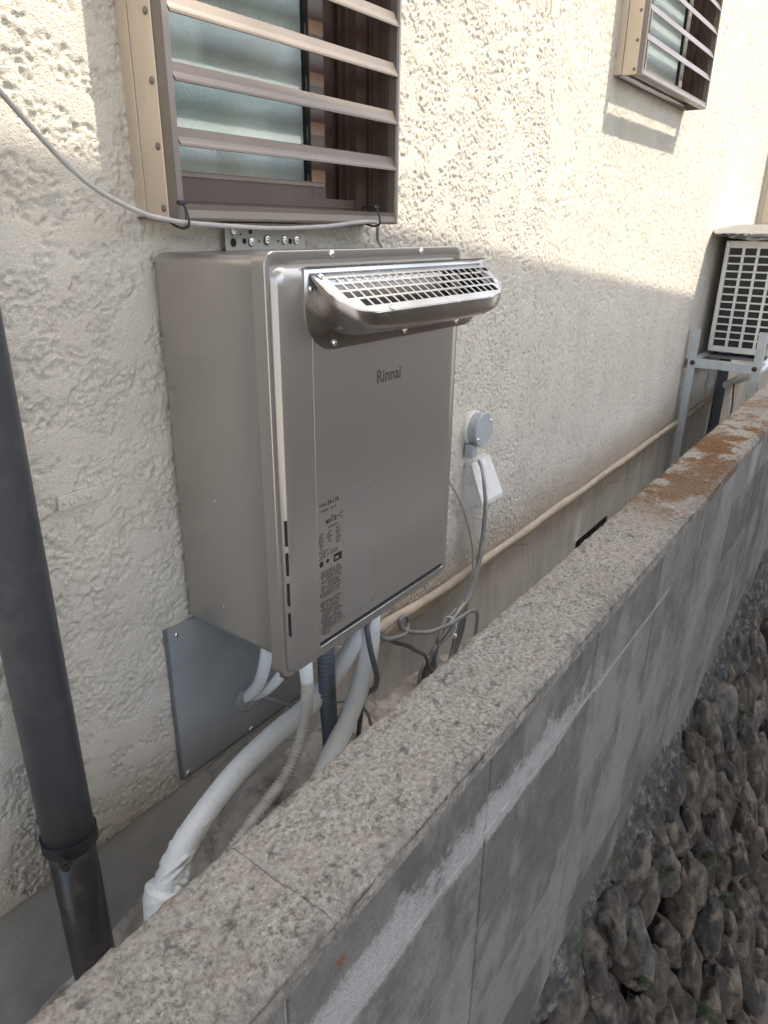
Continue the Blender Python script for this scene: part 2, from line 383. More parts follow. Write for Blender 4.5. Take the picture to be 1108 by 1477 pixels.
def fbm(x, y, z=0.0, oct=4, gain=.5, seed=0):
    s = 0; a = 1; t = 0
    for o in range(oct):
        k = 2.03**o; ca, sa = math.cos(o*.7+.4), math.sin(o*.7+.4)
        s = s+a*vnoise((x*ca-y*sa)*k, (x*sa+y*ca)*k, z*k if not isinstance(z, float) else z, seed+o*17); t += a; a *= gain
    return s/t
def sstep(a, b, x): t = np.clip((x-a)/(b-a), 0, 1); return t*t*(3-2*t)
def grid_mesh(name, xs, zs, fn, mat, parent=None, holes=(), smooth=False, flip=False):
    """tensor grid; fn(X, Z) -> (px, py, pz) arrays"""
    Xg, Zg = np.meshgrid(xs, zs); P = np.stack(fn(Xg, Zg), -1).reshape(-1, 3)
    nx, nz = len(xs), len(zs); a = (np.arange(nz-1)[:, None]*nx+np.arange(nx-1)[None, :])
    F = np.stack([a, a+1, a+nx+1, a+nx], -1)
    keep = np.ones(a.shape, bool); xc = (xs[:-1]+xs[1:])/2; zc = (zs[:-1]+zs[1:])/2
    for (x0, x1, z0, z1) in holes: keep &= ~((xc[None, :] > x0) & (xc[None, :] < x1) & (zc[:, None] > z0) & (zc[:, None] < z1))
    F = F[keep]
    if flip: F = F[:, ::-1]
    me, org = mdata(name, P, F, mat, smooth)
    return link(bpy.data.objects.new(name, me), parent, org)

# shared small hardware
def screw_mesh(r=.004, h=.003, mat='stainless'):
    """pan-head screw, axis along -Y, with a crossed recess"""
    m = MB(); m.loft([[(math.cos(a)*q, -d, math.sin(a)*q) for a in [2*math.pi*i/12 for i in range(12)]] for q, d in ((r*1.35, 0), (r*1.35, h*.25), (r, h*.3), (r*.92, h*.75), (r*.6, h))], cap0=True, cap1=True)
    me, _ = mdata('screw', m.V, m.F, mat, True, origin=(0, 0, 0)); me.set_sharp_from_angle(angle=R(50))
    sl = MB().box(-r*.55, r*.55, -h*1.06, -h*.9, -r*.12, r*.12).box(-r*.12, r*.12, -h*1.065, -h*.9, -r*.55, r*.55)
    ms_, _ = mdata('slot', sl.V, sl.F, 'gap_black', origin=(0, 0, 0))
    return me, ms_
SCREW = screw_mesh(); SCREW_B = screw_mesh(.0035, .0028, 'bronze_aluminium'); BOLT_R = screw_mesh(.009, .006, 'rusty_bolt')
def screw(parent, loc, kind=SCREW, rot=None, slot=False, rz=0.):
    o = put('screw', kind[0], loc, parent, rot)
    if slot: put('recess', kind[1], loc, o)
    return o

# ================================================================ GROUND
terr = MB(); o = box('ground', -120, 120, -120, 120, -3.0, -2.8, 'earth'); tag(o, 'low ground below the retaining wall', None, None, 'structure')
o = box('pavement', -6, 12, -4.6, -1.02, -2.81, -2.76, 'ground_concrete'); tag(o, 'dark concrete pavement at the foot of the stone wall', None, None, 'structure')

# soil strip between the house and the block wall
def soil(X, Y):
    z = np.interp(X, [-.6, -.3, -.1, .15, .35, .6, 1., 2., 6., 12.], [-.60, -.56, -.48, -.435, -.45, -.505, -.56, -.66, -.70, -.72])
    z = z + (fbm(X*9, Y*9, seed=3)-.5)*.05 + (fbm(X*60, Y*60, seed=5)-.5)*.012 + sstep(-.05, .0, Y)*.006
    return X, Y, z
xs = np.concatenate([np.arange(-1.2, 1.2, .008), np.arange(1.2, 9.0, .05)]); ys = np.arange(-.415, .03, .008)
tag(grid_mesh('passage_ground', xs, ys, soil, 'soil_concrete', smooth=True), 'narrow strip of brown dirty concrete between house and block wall', None, None, 'structure')
# a few crumbs of mortar lying on it
pb = MB()
for k in range(150):
    x = random.uniform(-.15, .9); y = random.uniform(-.38, -.02); r_ = random.uniform(.003, .009)
    z = float(soil(np.array([[x]]), np.array([[y]]))[2][0, 0])
    pb.add([(x+random.uniform(-1, 1)*r_ if False else x+dx*r_*random.uniform(.6, 1.2), y+dy*r_*random.uniform(.6, 1.2), z+dz*r_*.7*random.uniform(.6, 1.2)) for dx, dy, dz in ((1,0,0),(-1,0,0),(0,1,0),(0,-1,0),(0,0,1),(0,0,-1))], [(0,2,4),(2,1,4),(1,3,4),(3,0,4),(2,0,5),(1,2,5),(3,1,5),(0,3,5)])
tag(pb.obj('rubble', 'soil_concrete'), 'loose crumbs of mortar and grit on the passage ground', None, None, 'stuff')

# ================================================================ HOUSE
W1 = (-.008, .498, .634); W2 = (1.714, 2.487, 1.052); W3 = (4.30, 5.0, .64)
house = thing('house', (2., 0., -2.8), 'cream stucco house wall with grey foundation and slatted bronze window grilles', 'house')
mb = MB().box(-3., 12., .14, 5., -2.8, 5.2)
wall_body = mb.obj('wall_core', 'render_pale', house)
# render behind the stucco, leaving the window holes open
OP = [(W1[0]+.012, W1[1]-.012, W1[2]+.02, 1.55), (W2[0]+.012, W2[1]-.012, W2[2]+.02, 2.2), (W3[0]+.012, W3[1]-.012, W3[2]+.02, 1.7)]
xe = [-3.]+[v for q in OP for v in q[:2]]+[12.]; mb = MB()
for i in range(0, len(xe), 2): mb.box(xe[i], xe[i+1], .011, .14, -1.8, 5.2)
for q in OP: mb.box(q[0], q[1], .011, .14, -1.8, q[2]); mb.box(q[0], q[1], .011, .14, q[3], 5.2)
mb.obj('wall_core', 'render_pale', house)
HOLES = OP
def stucco(X, Z):
    f = np.clip((X-.2)/2.0, 0, 1)
    wx = (fbm(X*60, Z*60, oct=2, seed=2)-.5)*.012; wz = (fbm(X*60+5, Z*60, oct=2, seed=4)-.5)*.012
    base = fbm((X+wx)*215, (Z+wz)*230, oct=3, gain=.62, seed=1)
    cell = fbm(X*38+3, Z*38, oct=3, seed=9)
    big = fbm(X*8, Z*8, oct=3, seed=23)
    patch = sstep(.53, .60, fbm(X*24+7, Z*30, oct=3, seed=31))*(1-.5*f)      # trowelled flats
    h = (base-.5)*3.3 + (cell-.5)*(.75-.4*f)
    h = np.where(h > .16, .16+(h-.16)*.15, h)
    h = h*(1-.85*patch)+.17*patch
    pits = sstep(.58, .68, fbm(X*150, Z*150, oct=2, seed=77))*(1-.92*patch)
    h = h - .85*pits + (big-.5)*.45
    amp = .0029*(1-.18*f)
    return X, -h*amp, Z
xs = np.concatenate([np.arange(-.62, 1.30, .0024), [1.30]]); zs = np.concatenate([np.arange(-.3185, 1.12, .0024), [1.18]])
dx = [1.30]
while dx[-1] < 5.6: dx.append(dx[-1]+.0034+.0032*(dx[-1]-1.3))
grid_mesh('stucco', xs, zs, stucco, 'stucco', house, HOLES[:1], smooth=True)
grid_mesh('stucco', np.array(dx), np.arange(-.3185, 2.6, .0044), stucco, 'stucco', house, HOLES[1:], smooth=True)
# bottom edge of the stucco, hanging slightly proud of the foundation
lipx = np.arange(-.62, 5.6, .008)
def lip(X, T):
    yf = stucco(X, X*0-.3185)[1]
    jag = (fbm(X*30, X*0+2, seed=4)-.5)*.006
    yy = np.where(T == 0, yf, np.where(T == 1, yf*.5+.001, .0105)); zz = np.where(T == 0, -.3185, np.where(T == 1, -.3225+jag, -.322+jag))
    return X, yy, zz
grid_mesh('stucco_edge', lipx, np.array([0., 1., 2.]), lip, 'stucco', house, smooth=True, flip=True)
# foundation band
def fnd(X, Z): return X, .0075+(fbm(X*14, Z*14, seed=41)-.5)*.004-(fbm(X*120, Z*120, oct=2, seed=43)-.5)*.0006, Z
VX0, VX1, VZ0, VZ1 = 1.90, 2.27, -.66, -.530
fx = np.concatenate([np.arange(-.9, 1.3, .008), np.arange(1.3, 9., .04)])
fx = np.unique(np.concatenate([fx, [VX0, VX1]])); fz = np.unique(np.concatenate([np.arange(-.80, -.316, .008), [VZ0, VZ1]]))
grid_mesh('foundation', fx, fz, fnd, 'foundation_mortar', house, [(VX0, VX1, VZ0, VZ1)], smooth=True)
vent = MB().box(VX0, VX1, .006, .1, VZ1, VZ1+.0, 0) if False else MB()
vent.box(VX0+.003, VX1-.003, .009, .0105, VZ0, VZ1)
vt = vent.obj('vent', 'gap_black', house)
for k in range(6): box('vent_bar', VX0+.03+k*.058, VX0+.036+k*.058, .004, .0085, VZ0, VZ1-.002, 'gap_black', vt)

# -------- window with slatted grille
def slat_data(x0, x1, name='slat'):
    """shallow dished aluminium strip, front edge low, back edge high"""
    prof = [(.0158, .0165), (.0158, .0190), (.0105, .0192), (.0090, .0184), (.0068, .0130), (.0046, .0075), (.0022, .0028), (.0, .0), (-.0006, -.0030), (.0010, -.0036), (.0026, -.0016), (.0056, .0040), (.0078, .0090), (.0102, .0165)]
    m = MB(); m.loft([[(x, p[0], p[1]) for p in prof] for x in (x0, x1)], cap0=True, cap1=True)
    me, org = mdata(name, m.V, m.F, 'bronze_aluminium', origin=((x0+x1)/2, 0, 0)); 
    b = bmesh.new(); b.from_mesh(me); bmesh.ops.recalc_face_normals(b, faces=b.faces); b.to_mesh(me); b.free(); return me
def window(x0, x1, zb, zt, glassx, label, side_mat, nslat, interior=True):
    D = .081
    # part: window, sub-parts below it
    post = [(0., .0), (0., -.066), (.0045, -.0795), (.012, -.0815), (.014, -.078), (.014, -.062), (.010, -.058), (.008, -.05), (.0045, -.045), (.0045, .0)]
    m = MB()
    for sgn, xx in ((1, x0), (-1, x1)):
        m.loft([[(xx+sgn*p[0], p[1], z) for p in post] for z in (zb, zt)], cap0=True, cap1=True)
    # top and bottom closing strips on the wall
    m.box(x0+.004, x1-.004, -.012, .0, zb+.0005, zb+.006); m.box(x0+.004, x1-.004, -.06, -.012, zt-.02, zt-.004)
    win = m.obj('window', 'bronze_aluminium', house); tag(win, label)
    # champagne side board in two strips with a dark seam between
    for a, b_, yy in ((x0-.0025, x0-.0003, 0), (x1+.0003, x1+.0025, 1)):
        s1 = box('side_board', a, b_, -.0665, -.0235, zb+.001, zt, side_mat if yy == 0 else 'bronze_aluminium', win, .0008)
        s2 = box('side_board', a, b_, -.0215, .001, zb+.004, zt, side_mat if yy == 0 else 'bronze_aluminium', win, .0008)
    k = 0
    while zb+.013+k*.0725 < zt-.02:
        o_ = put('screw', SCREW_B[0], (x0-.0025, -.0585, zb+.014+k*.0725), win, (0, 0, R(-90))); k += 1
    sl = slat_data(x0+.0145, x1-.0145)
    for k in range(1, nslat+1): put('slat', sl, ((x0+x1)/2, -.0818, zb+.0195+k*.0718), win)
    # bottom rail
    br = MB(); br.loft([[(x, *p) for p in [(-.081, zb+.0005), (-.0818, zb+.0035), (-.0790, zb+.0130), (-.0800, zb+.0185), (-.0765, zb+.0195), (-.058, zb+.0165), (-.058, zb+.0005)]] for x in (x0+.0145, x1-.0145)], cap0=True, cap1=True)
    br.obj('bottom_rail', 'bronze_aluminium', win)
    # outer frame of the sash window set in the wall
    fx0, fx1, fz0, fz1 = x0+.014, x1-.014, zb+.0215, zt-.03
    fr = MB().box(fx0, fx0+.022, -.014, .12, fz0, fz1).box(fx1-.030, fx1, -.014, .12, fz0, fz1).box(fx0+.022, fx1-.030, -.012, .12, fz0, fz0+.018).box(fx0+.022, fx1-.030, -.012, .12, fz1-.03, fz1)
    for q in (.006, .012, .020): fr.box(fx1-.030-.0015-q*.55, fx1-.030, -.010+q*2.2, -.006+q*2.2, fz0+.018, fz1-.03)
    fr.box(fx0+.022, fx1-.030, -.0145, -.0125, fz0+.004, fz0+.0075)
    fr.obj('frame', 'brown_sash', win)
    # inner lining of the grille box's right side: grooved dark board
    ln = MB()
    for a, b_ in ((-.052, -.040), (-.0385, -.0235), (-.022, -.0155)): ln.box(x1-.0095, x1-.0055, a, b_, zb+.02, zt-.02)
    ln.obj('lining', 'brown_sash', win)
    # sash
    gx0, gx1, gz0 = glassx
    sm_ = 'brown_sash' if x0 < 1 else 'sunlit_sash'
    ss = MB().box(gx1, gx1+.036, -.004, .022, gz0-.03, fz1-.032, .001).box(gx0-.012, gx0, -.004, .022, gz0-.03, fz1-.032, .001)
    ss.box(gx0, gx1, -.004, .022, gz0-.030, gz0-.0005, .001)
    ss.obj('sash', sm_, win)
    MB().box(gx0, gx1+.03, -.0065, -.0045, gz0-.008, gz0-.0025).obj('sash_lip', 'bronze_aluminium', win)
    box('gasket', gx1-.006, gx1-.0005, .0, .0215, gz0, fz1-.032, 'gap_black', win)
    # second sash behind, and its stile
    box('sash', gx1+.0365, fx1-.032, .03, .056, gz0-.028, fz1-.032, 'brown_sash', win, .001)
    box('glass', gx0+.0005, gx1-.0065, .008, .012, gz0+.0003, fz1-.033, 'obscure_glass', win)
    return win
window(W1[0], W1[1], W1[2], 1.40, (.034, .345, .700), 'near window with bronze slatted grille and obscured glass, above the water heater', 'champagne_side', 10)
window(W2[0], W2[1], W2[2], 2.05, (1.98, 2.36, 1.115), 'small upper window with slatted grille casting a striped shadow on the stucco', 'champagne_side', 13)
window(W3[0], W3[1], W3[2], 1.60, (4.34, 4.9, .70), 'window grille box seen only as a tan sliver at the right edge, above the air conditioner', 'champagne_side', 12)

# room behind the near window: green curtain, shelf, things on the sill
box('room_wall', -.3, 3.2, .139, .1395, .6, 2.4, 'room_pale', house)
def sill_item(name, x0, x1, z0, z1, mat, label, yy=(.020, .055), cat='box'):
    o = MB().box(x0, x1, yy[0], yy[1], z0, z1, .004).obj(name, mat); return tag(o, label, cat)
cu = MB(); cx = np.linspace(.02, .45, 60)
cu.loft([[(x, .076+.005*math.sin(x*70), z) for x in cx] for z in (.72, 1.38)], closed=False)
cu.add([(x, .0785+.005*math.sin(x*70), z) for z in (.72, 1.38) for x in cx], [(i, i+60, i+61, i+1) for i in range(59)])
tag(autosmooth(cu.obj('curtain', 'curtain_green')), 'teal green curtain blurred behind the obscured near window', 'curtain')
sill_item('storage_box', .20, .275, .676, .805, 'item_white', 'white box standing inside the near window, right of centre')
sill_item('storage_box', .045, .16, .676, .735, 'item_white', 'low white box at left inside the near window')
sill_item('bottle', .285, .325, .676, .775, 'item_blue', 'blue bottle inside the near window beside its right edge', cat='bottle')
sill_item('bottle', .175, .195, .676, .762, 'item_ochre', 'ochre bottle between two white boxes inside the near window', cat='bottle')
sill_item('shelf_board', .03, .45, .83, .842, 'item_white', 'white shelf board inside the near window', (.030, .068), 'shelf')
sill_item('storage_box', .06, .15, .843, .90, 'item_white', 'white box on the left of the shelf inside the near window', (.030, .062))
sill_item('storage_box', .30, .335, .843, .93, 'item_white', 'tall white box on the right of the shelf inside the near window', (.030, .062))
sill_item('storage_box', .255, .285, .843, .915, 'item_ochre', 'ochre box on the shelf inside the near window', (.030, .062))
sill_item('storage_box', .16, .245, .843, .955, 'item_dark', 'dark box in the middle of the shelf inside the near window', (.030, .062))

# ================================================================ WATER HEATER
HX0, HX1 = 0.0, .468
wh = thing('water_heater', (.235, -.012, -.02), 'wall-hung silver-bronze gas water heater with hooded exhaust on the stucco wall', 'water heater')
def rrect(x0, x1, z0, z1, r, y, n=8):
    out = []
    for cx_, cz_, a0 in ((x1-r, z1-r, 0), (x0+r, z1-r, 90), (x0+r, z0+r, 180), (x1-r, z0+r, 270)):
        for i in range(n+1):
            a = R(a0+90*i/n); out.append((cx_+r*math.cos(a), y, cz_+r*math.sin(a)))
    return out
# casing: rounded long edges
cs = MB(); rings = []
for y, ins, r_ in ((-.012, .004, .012), (-.014, .001, .014), (-.017, 0., .015), (-.203, 0., .015), (-.205, .0006, .015)):
    rings.append(rrect(HX0+ins, HX1-ins, .010+ins, .593-ins, r_, y))
cs.loft(rings, cap0=True, cap1=True); casing = autosmooth(cs.obj('casing', 'heater_paint', wh), 30)
MB().box(.03, .44, -.19, -.03, .0065, .0096).obj('base_plate', 'stainless_dull', wh)
# front cover: flange with turned edge, then raised face
fl = MB(); Zb = -.020
rings = [rrect(-.0005, .4685, Zb+.004, .597, .017, -.2052), rrect(-.003, .471, Zb, .600, .018, -.206), rrect(-.003, .471, Zb, .600, .018, -.2275), rrect(-.002, .470, Zb+.001, .599, .018, -.2288),
         rrect(.003, .465, Zb+.0035, .5895, .016, -.2288), rrect(.0045, .4635, Zb+.004, .5835, .018, -.2262), rrect(.0065, .4615, Zb+.0045, .5825, .018, -.2262),
         rrect(.0085, .4595, Zb+.005, .5815, .019, -.2310), rrect(.0125, .4555, Zb+.006, .579, .020, -.2350), rrect(.019, .449, Zb+.010, .5735, .020, -.2366), rrect(.03, .438, Zb+.02, .5635, .018, -.2370)]
rings = [[p for p in r_] for r_ in rings]
fl.loft(rings, cap0=True, cap1=True); cover = autosmooth(fl.obj('front_cover', 'heater_paint', wh), 28)
# central raised film-faced field, running down to the bottom slot
MB().box(.0725, .4395, -.2380, -.2365, .0135, .566, .0005).obj('front_panel', 'heater_paint', wh)
box('shadow_gap', .0735, .4385, -.2379, -.236, .0075, .0132, 'gap_black', wh)
autosmooth(MB().box(.0725, .4395, -.2405, -.2352, .0035, .0070, .0012).obj('bottom_lip', 'chrome_lip', wh))
# bottom slots at the left edge
for z0, z1 in ((.203, .243), (.156, .193), (.106, .144), (.054, .094)):
    m = MB(); m.loft([rrect(.0092, .0128, z0, z1, .0017, y_, 4) for y_ in (-.230, -.2349)], cap0=True, cap1=True); m.obj('air_slot', 'gap_black', wh)
# flange screws and ground tab
for x in (.125, .345): screw(wh, (x, -.2290, .5945), slot=True)
for x in (.07, .22, .40): screw(wh, (x, -.2290, Zb+.0005)) if False else None
MB().box(.008, .022, -.225, -.209, Zb-.006, Zb+.001).obj('earth_tab', 'stainless_dull', wh)
for y, z in ((-.10, .245), (-.10, .065)):
    m = MB(); m.cyl((-.0008, y, z), (1, 0, 0), .0011, .0006, 8); m.obj('rivet', 'item_white', wh)
# top mounting bracket, perforated zinc
mb_ = MB(); bx0, bx1, bz0, bz1, by = .134, .315, .589, .632, -.012
us = [bx0, bx1]; hol = []
for k, (hx, hz, hr) in enumerate(((.150, .604, .0065), (.150, .6205, .0055), (.173, .606, .0045), (.187, .604, .0065), (.187, .6205, .0045), (.222, .607, .0075), (.262, .606, .0060), (.277, .605, .0045), (.291, .606, .0060), (.205, .606, .0017), (.249, .606, .0017), (.166, .616, .0017))):
    hol.append((hx, hz, hr))
mb_.box(bx0, bx1, by, by+.0015, bz0, bz1, .0004)
brk = mb_.obj('mounting_bracket', 'zinc', wh)
for hx, hz, hr in hol:
    m = MB(); m.loft([[(hx+math.cos(a)*q, yy, hz+math.sin(a)*q) for a in [2*math.pi*i/14 for i in range(14)]] for q, yy in ((hr*1.16, by-.0001), (hr*1.1, by-.0008), (hr, by-.0009), (hr*.93, by-.0004))]); m.obj('hole_rim', 'zinc', brk, True)
    m = MB(); m.cyl((hx, by-.0002, hz), (0, -1, 0), hr*.97, .0001, 14); m.obj('hole', 'gap_black', brk)
for hx, hz in ((.150, .6205), (.187, .604), (.222, .607), (.262, .606), (.291, .606)): screw(brk, (hx+.001, by-.0009, hz+.001), slot=True)
# exhaust hood --------------------------------------------------
YB = -.2385
def gz(y): return .5765+.654*(y+.232)
def ext(y):            # side extents of the opening at depth y
    t = np.clip((-.272-y)/.040, 0, 1); rx = .055*(1-math.sqrt(max(0, 1-t*t)))
    t2 = np.clip((-.250-y)/.0625, 0, 1); r2_ = .105*(1-math.sqrt(max(0, 1-t2*t2)))
    return .067+rx, .534-r2_
hood_rim = []
yy_ = [YB, -.25, -.262, -.272, -.280, -.288, -.295, -.301, -.306, -.3095, -.3115, -.312]
left = [(ext(y)[0], y, gz(y)) for y in yy_]; right = [(ext(y)[1], y, gz(y)) for y in reversed(yy_)]
mid = [(x, -.3125, gz(-.3125)) for x in np.linspace(.150, .425, 14)]
rim = left+mid+right; nr = len(rim)
L = [0]
for a, b_ in zip(rim[:-1], rim[1:]): L.append(L[-1]+(Vector(b_)-Vector(a)).length)
Lt = L[-1]
# U-shaped root of the scoop on the flange
xr0, xr1, zr, rad = .082, .522, .4885, .060
U = [(xr0, YB, z) for z in np.linspace(gz(YB), zr+rad, 8)] + [(xr0+rad-rad*math.cos(R(a)), YB, zr+rad-rad*math.sin(R(a))) for a in np.linspace(8, 82, 9)] + [(x, YB, zr) for x in np.linspace(xr0+rad, xr1-rad, 16)] + [(xr1-rad+rad*math.sin(R(a)), YB, zr+rad-rad*math.cos(R(a))) for a in np.linspace(8, 82, 9)] + [(xr1, YB, z) for z in np.linspace(zr+rad, gz(YB), 8)]
UL = [0]
for a, b_ in zip(U[:-1], U[1:]): UL.append(UL[-1]+(Vector(b_)-Vector(a)).length)
def samp(P, Ls, t):
    s_ = t*Ls[-1]
    for i in range(len(P)-1):
        if Ls[i+1] >= s_ or i == len(P)-2:
            q = (s_-Ls[i])/max(1e-9, Ls[i+1]-Ls[i]); return Vector(P[i]).lerp(Vector(P[i+1]), q)
NT = 72
def hood_pts(t, off=0):
    a = samp(rim, L, t); b_ = samp(U, UL, t)
    drop = .021*math.sin(math.pi*min(max((t-.0), 0), 1))**.6
    a2 = a+Vector((0, 0, -drop)); c_ = Vector((a.x*.9+b_.x*.1, a.y+.004, (a.z-drop)*.62+b_.z*.38-.002)) 
    c2 = Vector(((a.x+b_.x)/2, a.y*.62+b_.y*.38, min(b_.z, a.z-drop)-.001*math.sin(math.pi*t)+max(0, b_.z-(a.z-drop))*.15))
    out = []
    for k in range(9):
        s_ = k/8
        out.append(a2*(1-s_)**3+c_*3*s_*(1-s_)**2+c2*3*s_*s_*(1-s_)+b_*s_**3)
    out[0] = a2
    return [a]+out
hm = MB(); cols = [hood_pts(i/NT) for i in range(NT+1)]
inner = []
for i, cpt in enumerate(cols):
    inner.append([Vector((p.x+(.300-p.x)*.012, p.y+.0016, p.z+.0016)) for p in cpt])
hm.loft(cols, closed=False); k0 = len(hm.V); n_ = len(cols[0])
hm.add([p for c_ in inner for p in c_], [((i+1)*n_+k, (i+1)*n_+k+1, i*n_+k+1, i*n_+k) for i in range(NT) for k in range(n_-1)])
hood = autosmooth(hm.obj('exhaust_hood', 'stainless_dull', wh), 60)
# hood flange plate
def ushape(x0, x1, z0, z1, r, y, n=10):
    return [(x0, y, z1)]+[(x0+r-r*math.cos(R(a)), y, z0+r-r*math.sin(R(a))) for a in np.linspace(0, 90, n)]+[(x1-r+r*math.sin(R(a)), y, z0+r-r*math.cos(R(a))) for a in np.linspace(0, 90, n)]+[(x1, y, z1)]
m = MB(); m.loft([ushape(.058, .534, .4695, .578, .058, y_) for y_ in (-.2372, -.2384)]+[ushape(.0585, .5335, .470, .5775, .058, -.2388)], closed=True, cap0=True, cap1=True)
autosmooth(m.obj('hood_flange', 'stainless_dull', wh), 40)
box('hood_top_strip', .060, .5335, -.2425, -.2372, .5785, .5805, 'stainless_dull', wh)
for x, z in ((.070, .553), (.1165, .4785), (.290, .4785), (.449, .4785)): screw(wh, (x, -.2389, z), slot=True)
# rain-slots under the hood
for x in (.175, .425):
    m = MB(); m.tube([(x, -.3035, .4985), (x+.016, -.305, .5035), (x+.026, -.306, .508)], .0014, 6, 4); m.obj('drain_slit', 'gap_black', hood)
# perforated top grille: real holes
ncol = 23; cw = .0198; x_s = .0895
us = [None]; 
for i in range(ncol): us += [x_s+i*cw+.0017, x_s+(i+1)*cw-.0017]
us += [None]
ds = [0, .0125, .0225, .0262, .0380, .0417, .0545, .0582, .0725, .0765, .0805, .0890]      # metres down the slope
sl_ = math.sqrt(1+.654**2)
V = []; hole_rows = [1, 3, 5, 7]
for j, d_ in enumerate(ds):
    y = YB-d_/sl_; y = max(y, -.3122); xl, xr = ext(y)
    for i, u in enumerate(us):
        if u is None: x = xl if i == 0 else xr
        else: x = min(max(u, xl+.0002*i), xr-.0002*(len(us)-i))
        V.append((x, y, gz(y)))
nu = len(us); F = []
for j in range(len(ds)-1):
    for i in range(nu-1):
        xa, xb = V[j*nu+i][0], V[j*nu+i+1][0]
        if j in hole_rows and i % 2 == 1 and xb-xa > .012 and V[(j+1)*nu+i][0] > ext(V[(j+1)*nu][1])[0]+.010 and V[(j+1)*nu+i+1][0] < ext(V[(j+1)*nu][1])[1]-.006:
            continue
        F.append((j*nu+i, j*nu+i+1, (j+1)*nu+i+1, (j+1)*nu+i))
me, org = mdata('grille_plate', V, F, 'stainless')
b = bmesh.new(); b.from_mesh(me); bmesh.ops.recalc_face_normals(b, faces=b.faces)
if sum(f.normal.z for f in b.faces) < 0: bmesh.ops.reverse_faces(b, faces=b.faces)
bmesh.ops.solidify(b, geom=b.faces[:], thickness=.0012); bmesh.ops.recalc_face_normals(b, faces=b.faces); b.to_mesh(me); b.free()
gp = link(bpy.data.objects.new('grille_plate', me), hood, org)
tilt = (R(-90-33.2)+R(90)*0, 0, 0)
def on_grille(x, y): return (x, y-.0006, gz(y)+.0008)
for x, y in ((.082, -.245), (.158, -.3075), (.500, -.283)):
    screw(hood, on_grille(x, y), rot=(R(-90+33), 0, 0))
m = MB().box(.40, .505, -.2400, -.2388, .496, .566); inn = m.obj('flue_outlet', 'gap_black', hood)
for k in range(3): box('flue_fin', .412+k*.04, .4145+k*.04, -.262, -.2402, .502, .560, 'stainless_dull', hood)
# lettering
def text_mesh(name, s_, size, loc, mat, parent, spacing=1.0, sx=1.0, bold=0.0, label=None):
    cu = bpy.data.curves.new(name, 'FONT'); cu.body = s_; cu.size = size; cu.extrude = .00012; cu.resolution_u = 3; cu.space_character = spacing; cu.offset = bold
    ob = bpy.data.objects.new(name, cu); COL.objects.link(ob)
    dg = bpy.context.evaluated_depsgraph_get(); me = bpy.data.meshes.new_from_object(ob.evaluated_get(dg)); bpy.data.objects.remove(ob)
    me.transform(Matrix.Diagonal((sx, 1, 1, 1))); me.transform(Matrix.Rotation(R(90), 4, 'X'))
    me.materials.clear(); me.materials.append(MATS[mat]); me.name = name
    o = put(name, me, loc, parent)
    if label: o['label'] = label
    return o, max((v.co.x for v in me.vertices), default=0)
_, wd = text_mesh('logo', 'Rinnai', .0275, (.217, -.2381, .4055), 'logo_brown', wh, sx=.98, bold=.0006, label='dark brand lettering on the heater front')
# rating label column
text_mesh('label_heading', '24-118', .0095, (.097, -.2381, .2420), 'print_black', wh, sx=.95, bold=.0002)
text_mesh('label_heading', 'ecoジョーズ', .0120, (.0920, -.2381, .2125), 'print_black', wh, sx=.62, bold=.0004)
def print_rows(name, x0, x1, z1, z0, pitch, fill=.92, cols=None, seed=0, h=.62):
    rg = random.Random(seed); m = MB(); z = z1
    while z-pitch*h > z0:
        x = x0+(rg.random() < .3)*.003; xe_ = x1-rg.random()*(x1-x0)*.25
        while x < xe_:
            wd_ = rg.uniform(.0014, .0030)
            if rg.random() < fill:
                hh = pitch*(h+.12)*rg.uniform(.8, 1); 
                m.add([(x, -.23812, z), (x+wd_, -.23812, z), (x+wd_, -.23812, z-hh*.3), (x, -.23812, z-hh*.3)], [(0, 1, 2, 3)])
                m.add([(x+wd_*.15, -.23812, z-hh*.38), (x+wd_*.85, -.23812, z-hh*.38), (x+wd_*.85, -.23812, z-hh), (x+wd_*.15, -.23812, z-hh)], [(0, 1, 2, 3)])
                if rg.random() < .6: m.add([(x, -.23812, z-hh*.7), (x+wd_, -.23812, z-hh*.7), (x+wd_, -.23812, z-hh), (x, -.23812, z-hh)], [(0, 1, 2, 3)])
            x += wd_+rg.uniform(.0005, .0010)
        z -= pitch
    o = mk(name, m.V, m.F, 'print_black', wh); tag(o, None, None, None, 'stuff'); return o
print_rows('fine_print', .075, .098, .2465, .2405, .0055, seed=1)
print_rows('fine_print', .082, .124, .2365, .2300, .0050, seed=2)
print_rows('fine_print', .094, .124, .2065, .2010, .0040, seed=3)
print_rows('fine_print', .0745, .085, .200, .172, .0040, seed=4)
print_rows('fine_print', .094, .104, .199, .178, .0040, seed=5)
print_rows('fine_print', .115, .127, .200, .170, .0040, seed=6)
print_rows('fine_print', .0745, .098, .1700, .1560, .0036, seed=7)
print_rows('fine_print', .098, .124, .1650, .1570, .0036, seed=8)
print_rows('fine_print', .078, .128, .1350, .1010, .0042, fill=.9, seed=9)
print_rows('fine_print', .0745, .129, .1000, .0890, .0036, fill=.95, seed=10)
print_rows('fine_print', .0755, .130, .0830, .0310, .0041, fill=.86, seed=11)
print_rows('fine_print', .0745, .105, .0290, .0200, .0036, fill=.9, seed=12)
m = MB(); y_ = -.23814
m.add([(.1090, y_, .1550), (.1290, y_, .1550), (.1290, y_, .1420), (.1090, y_, .1420)], [(0, 1, 2, 3)])
m.obj('certification_mark', 'print_black', wh)
m = MB()
for cx_, cz_, rr_ in ((.0800, .1490, .0050), (.0945, .1500, .0036)):
    m.cyl((cx_, y_+.0002, cz_), (0, -1, 0), rr_, .0003, 14)
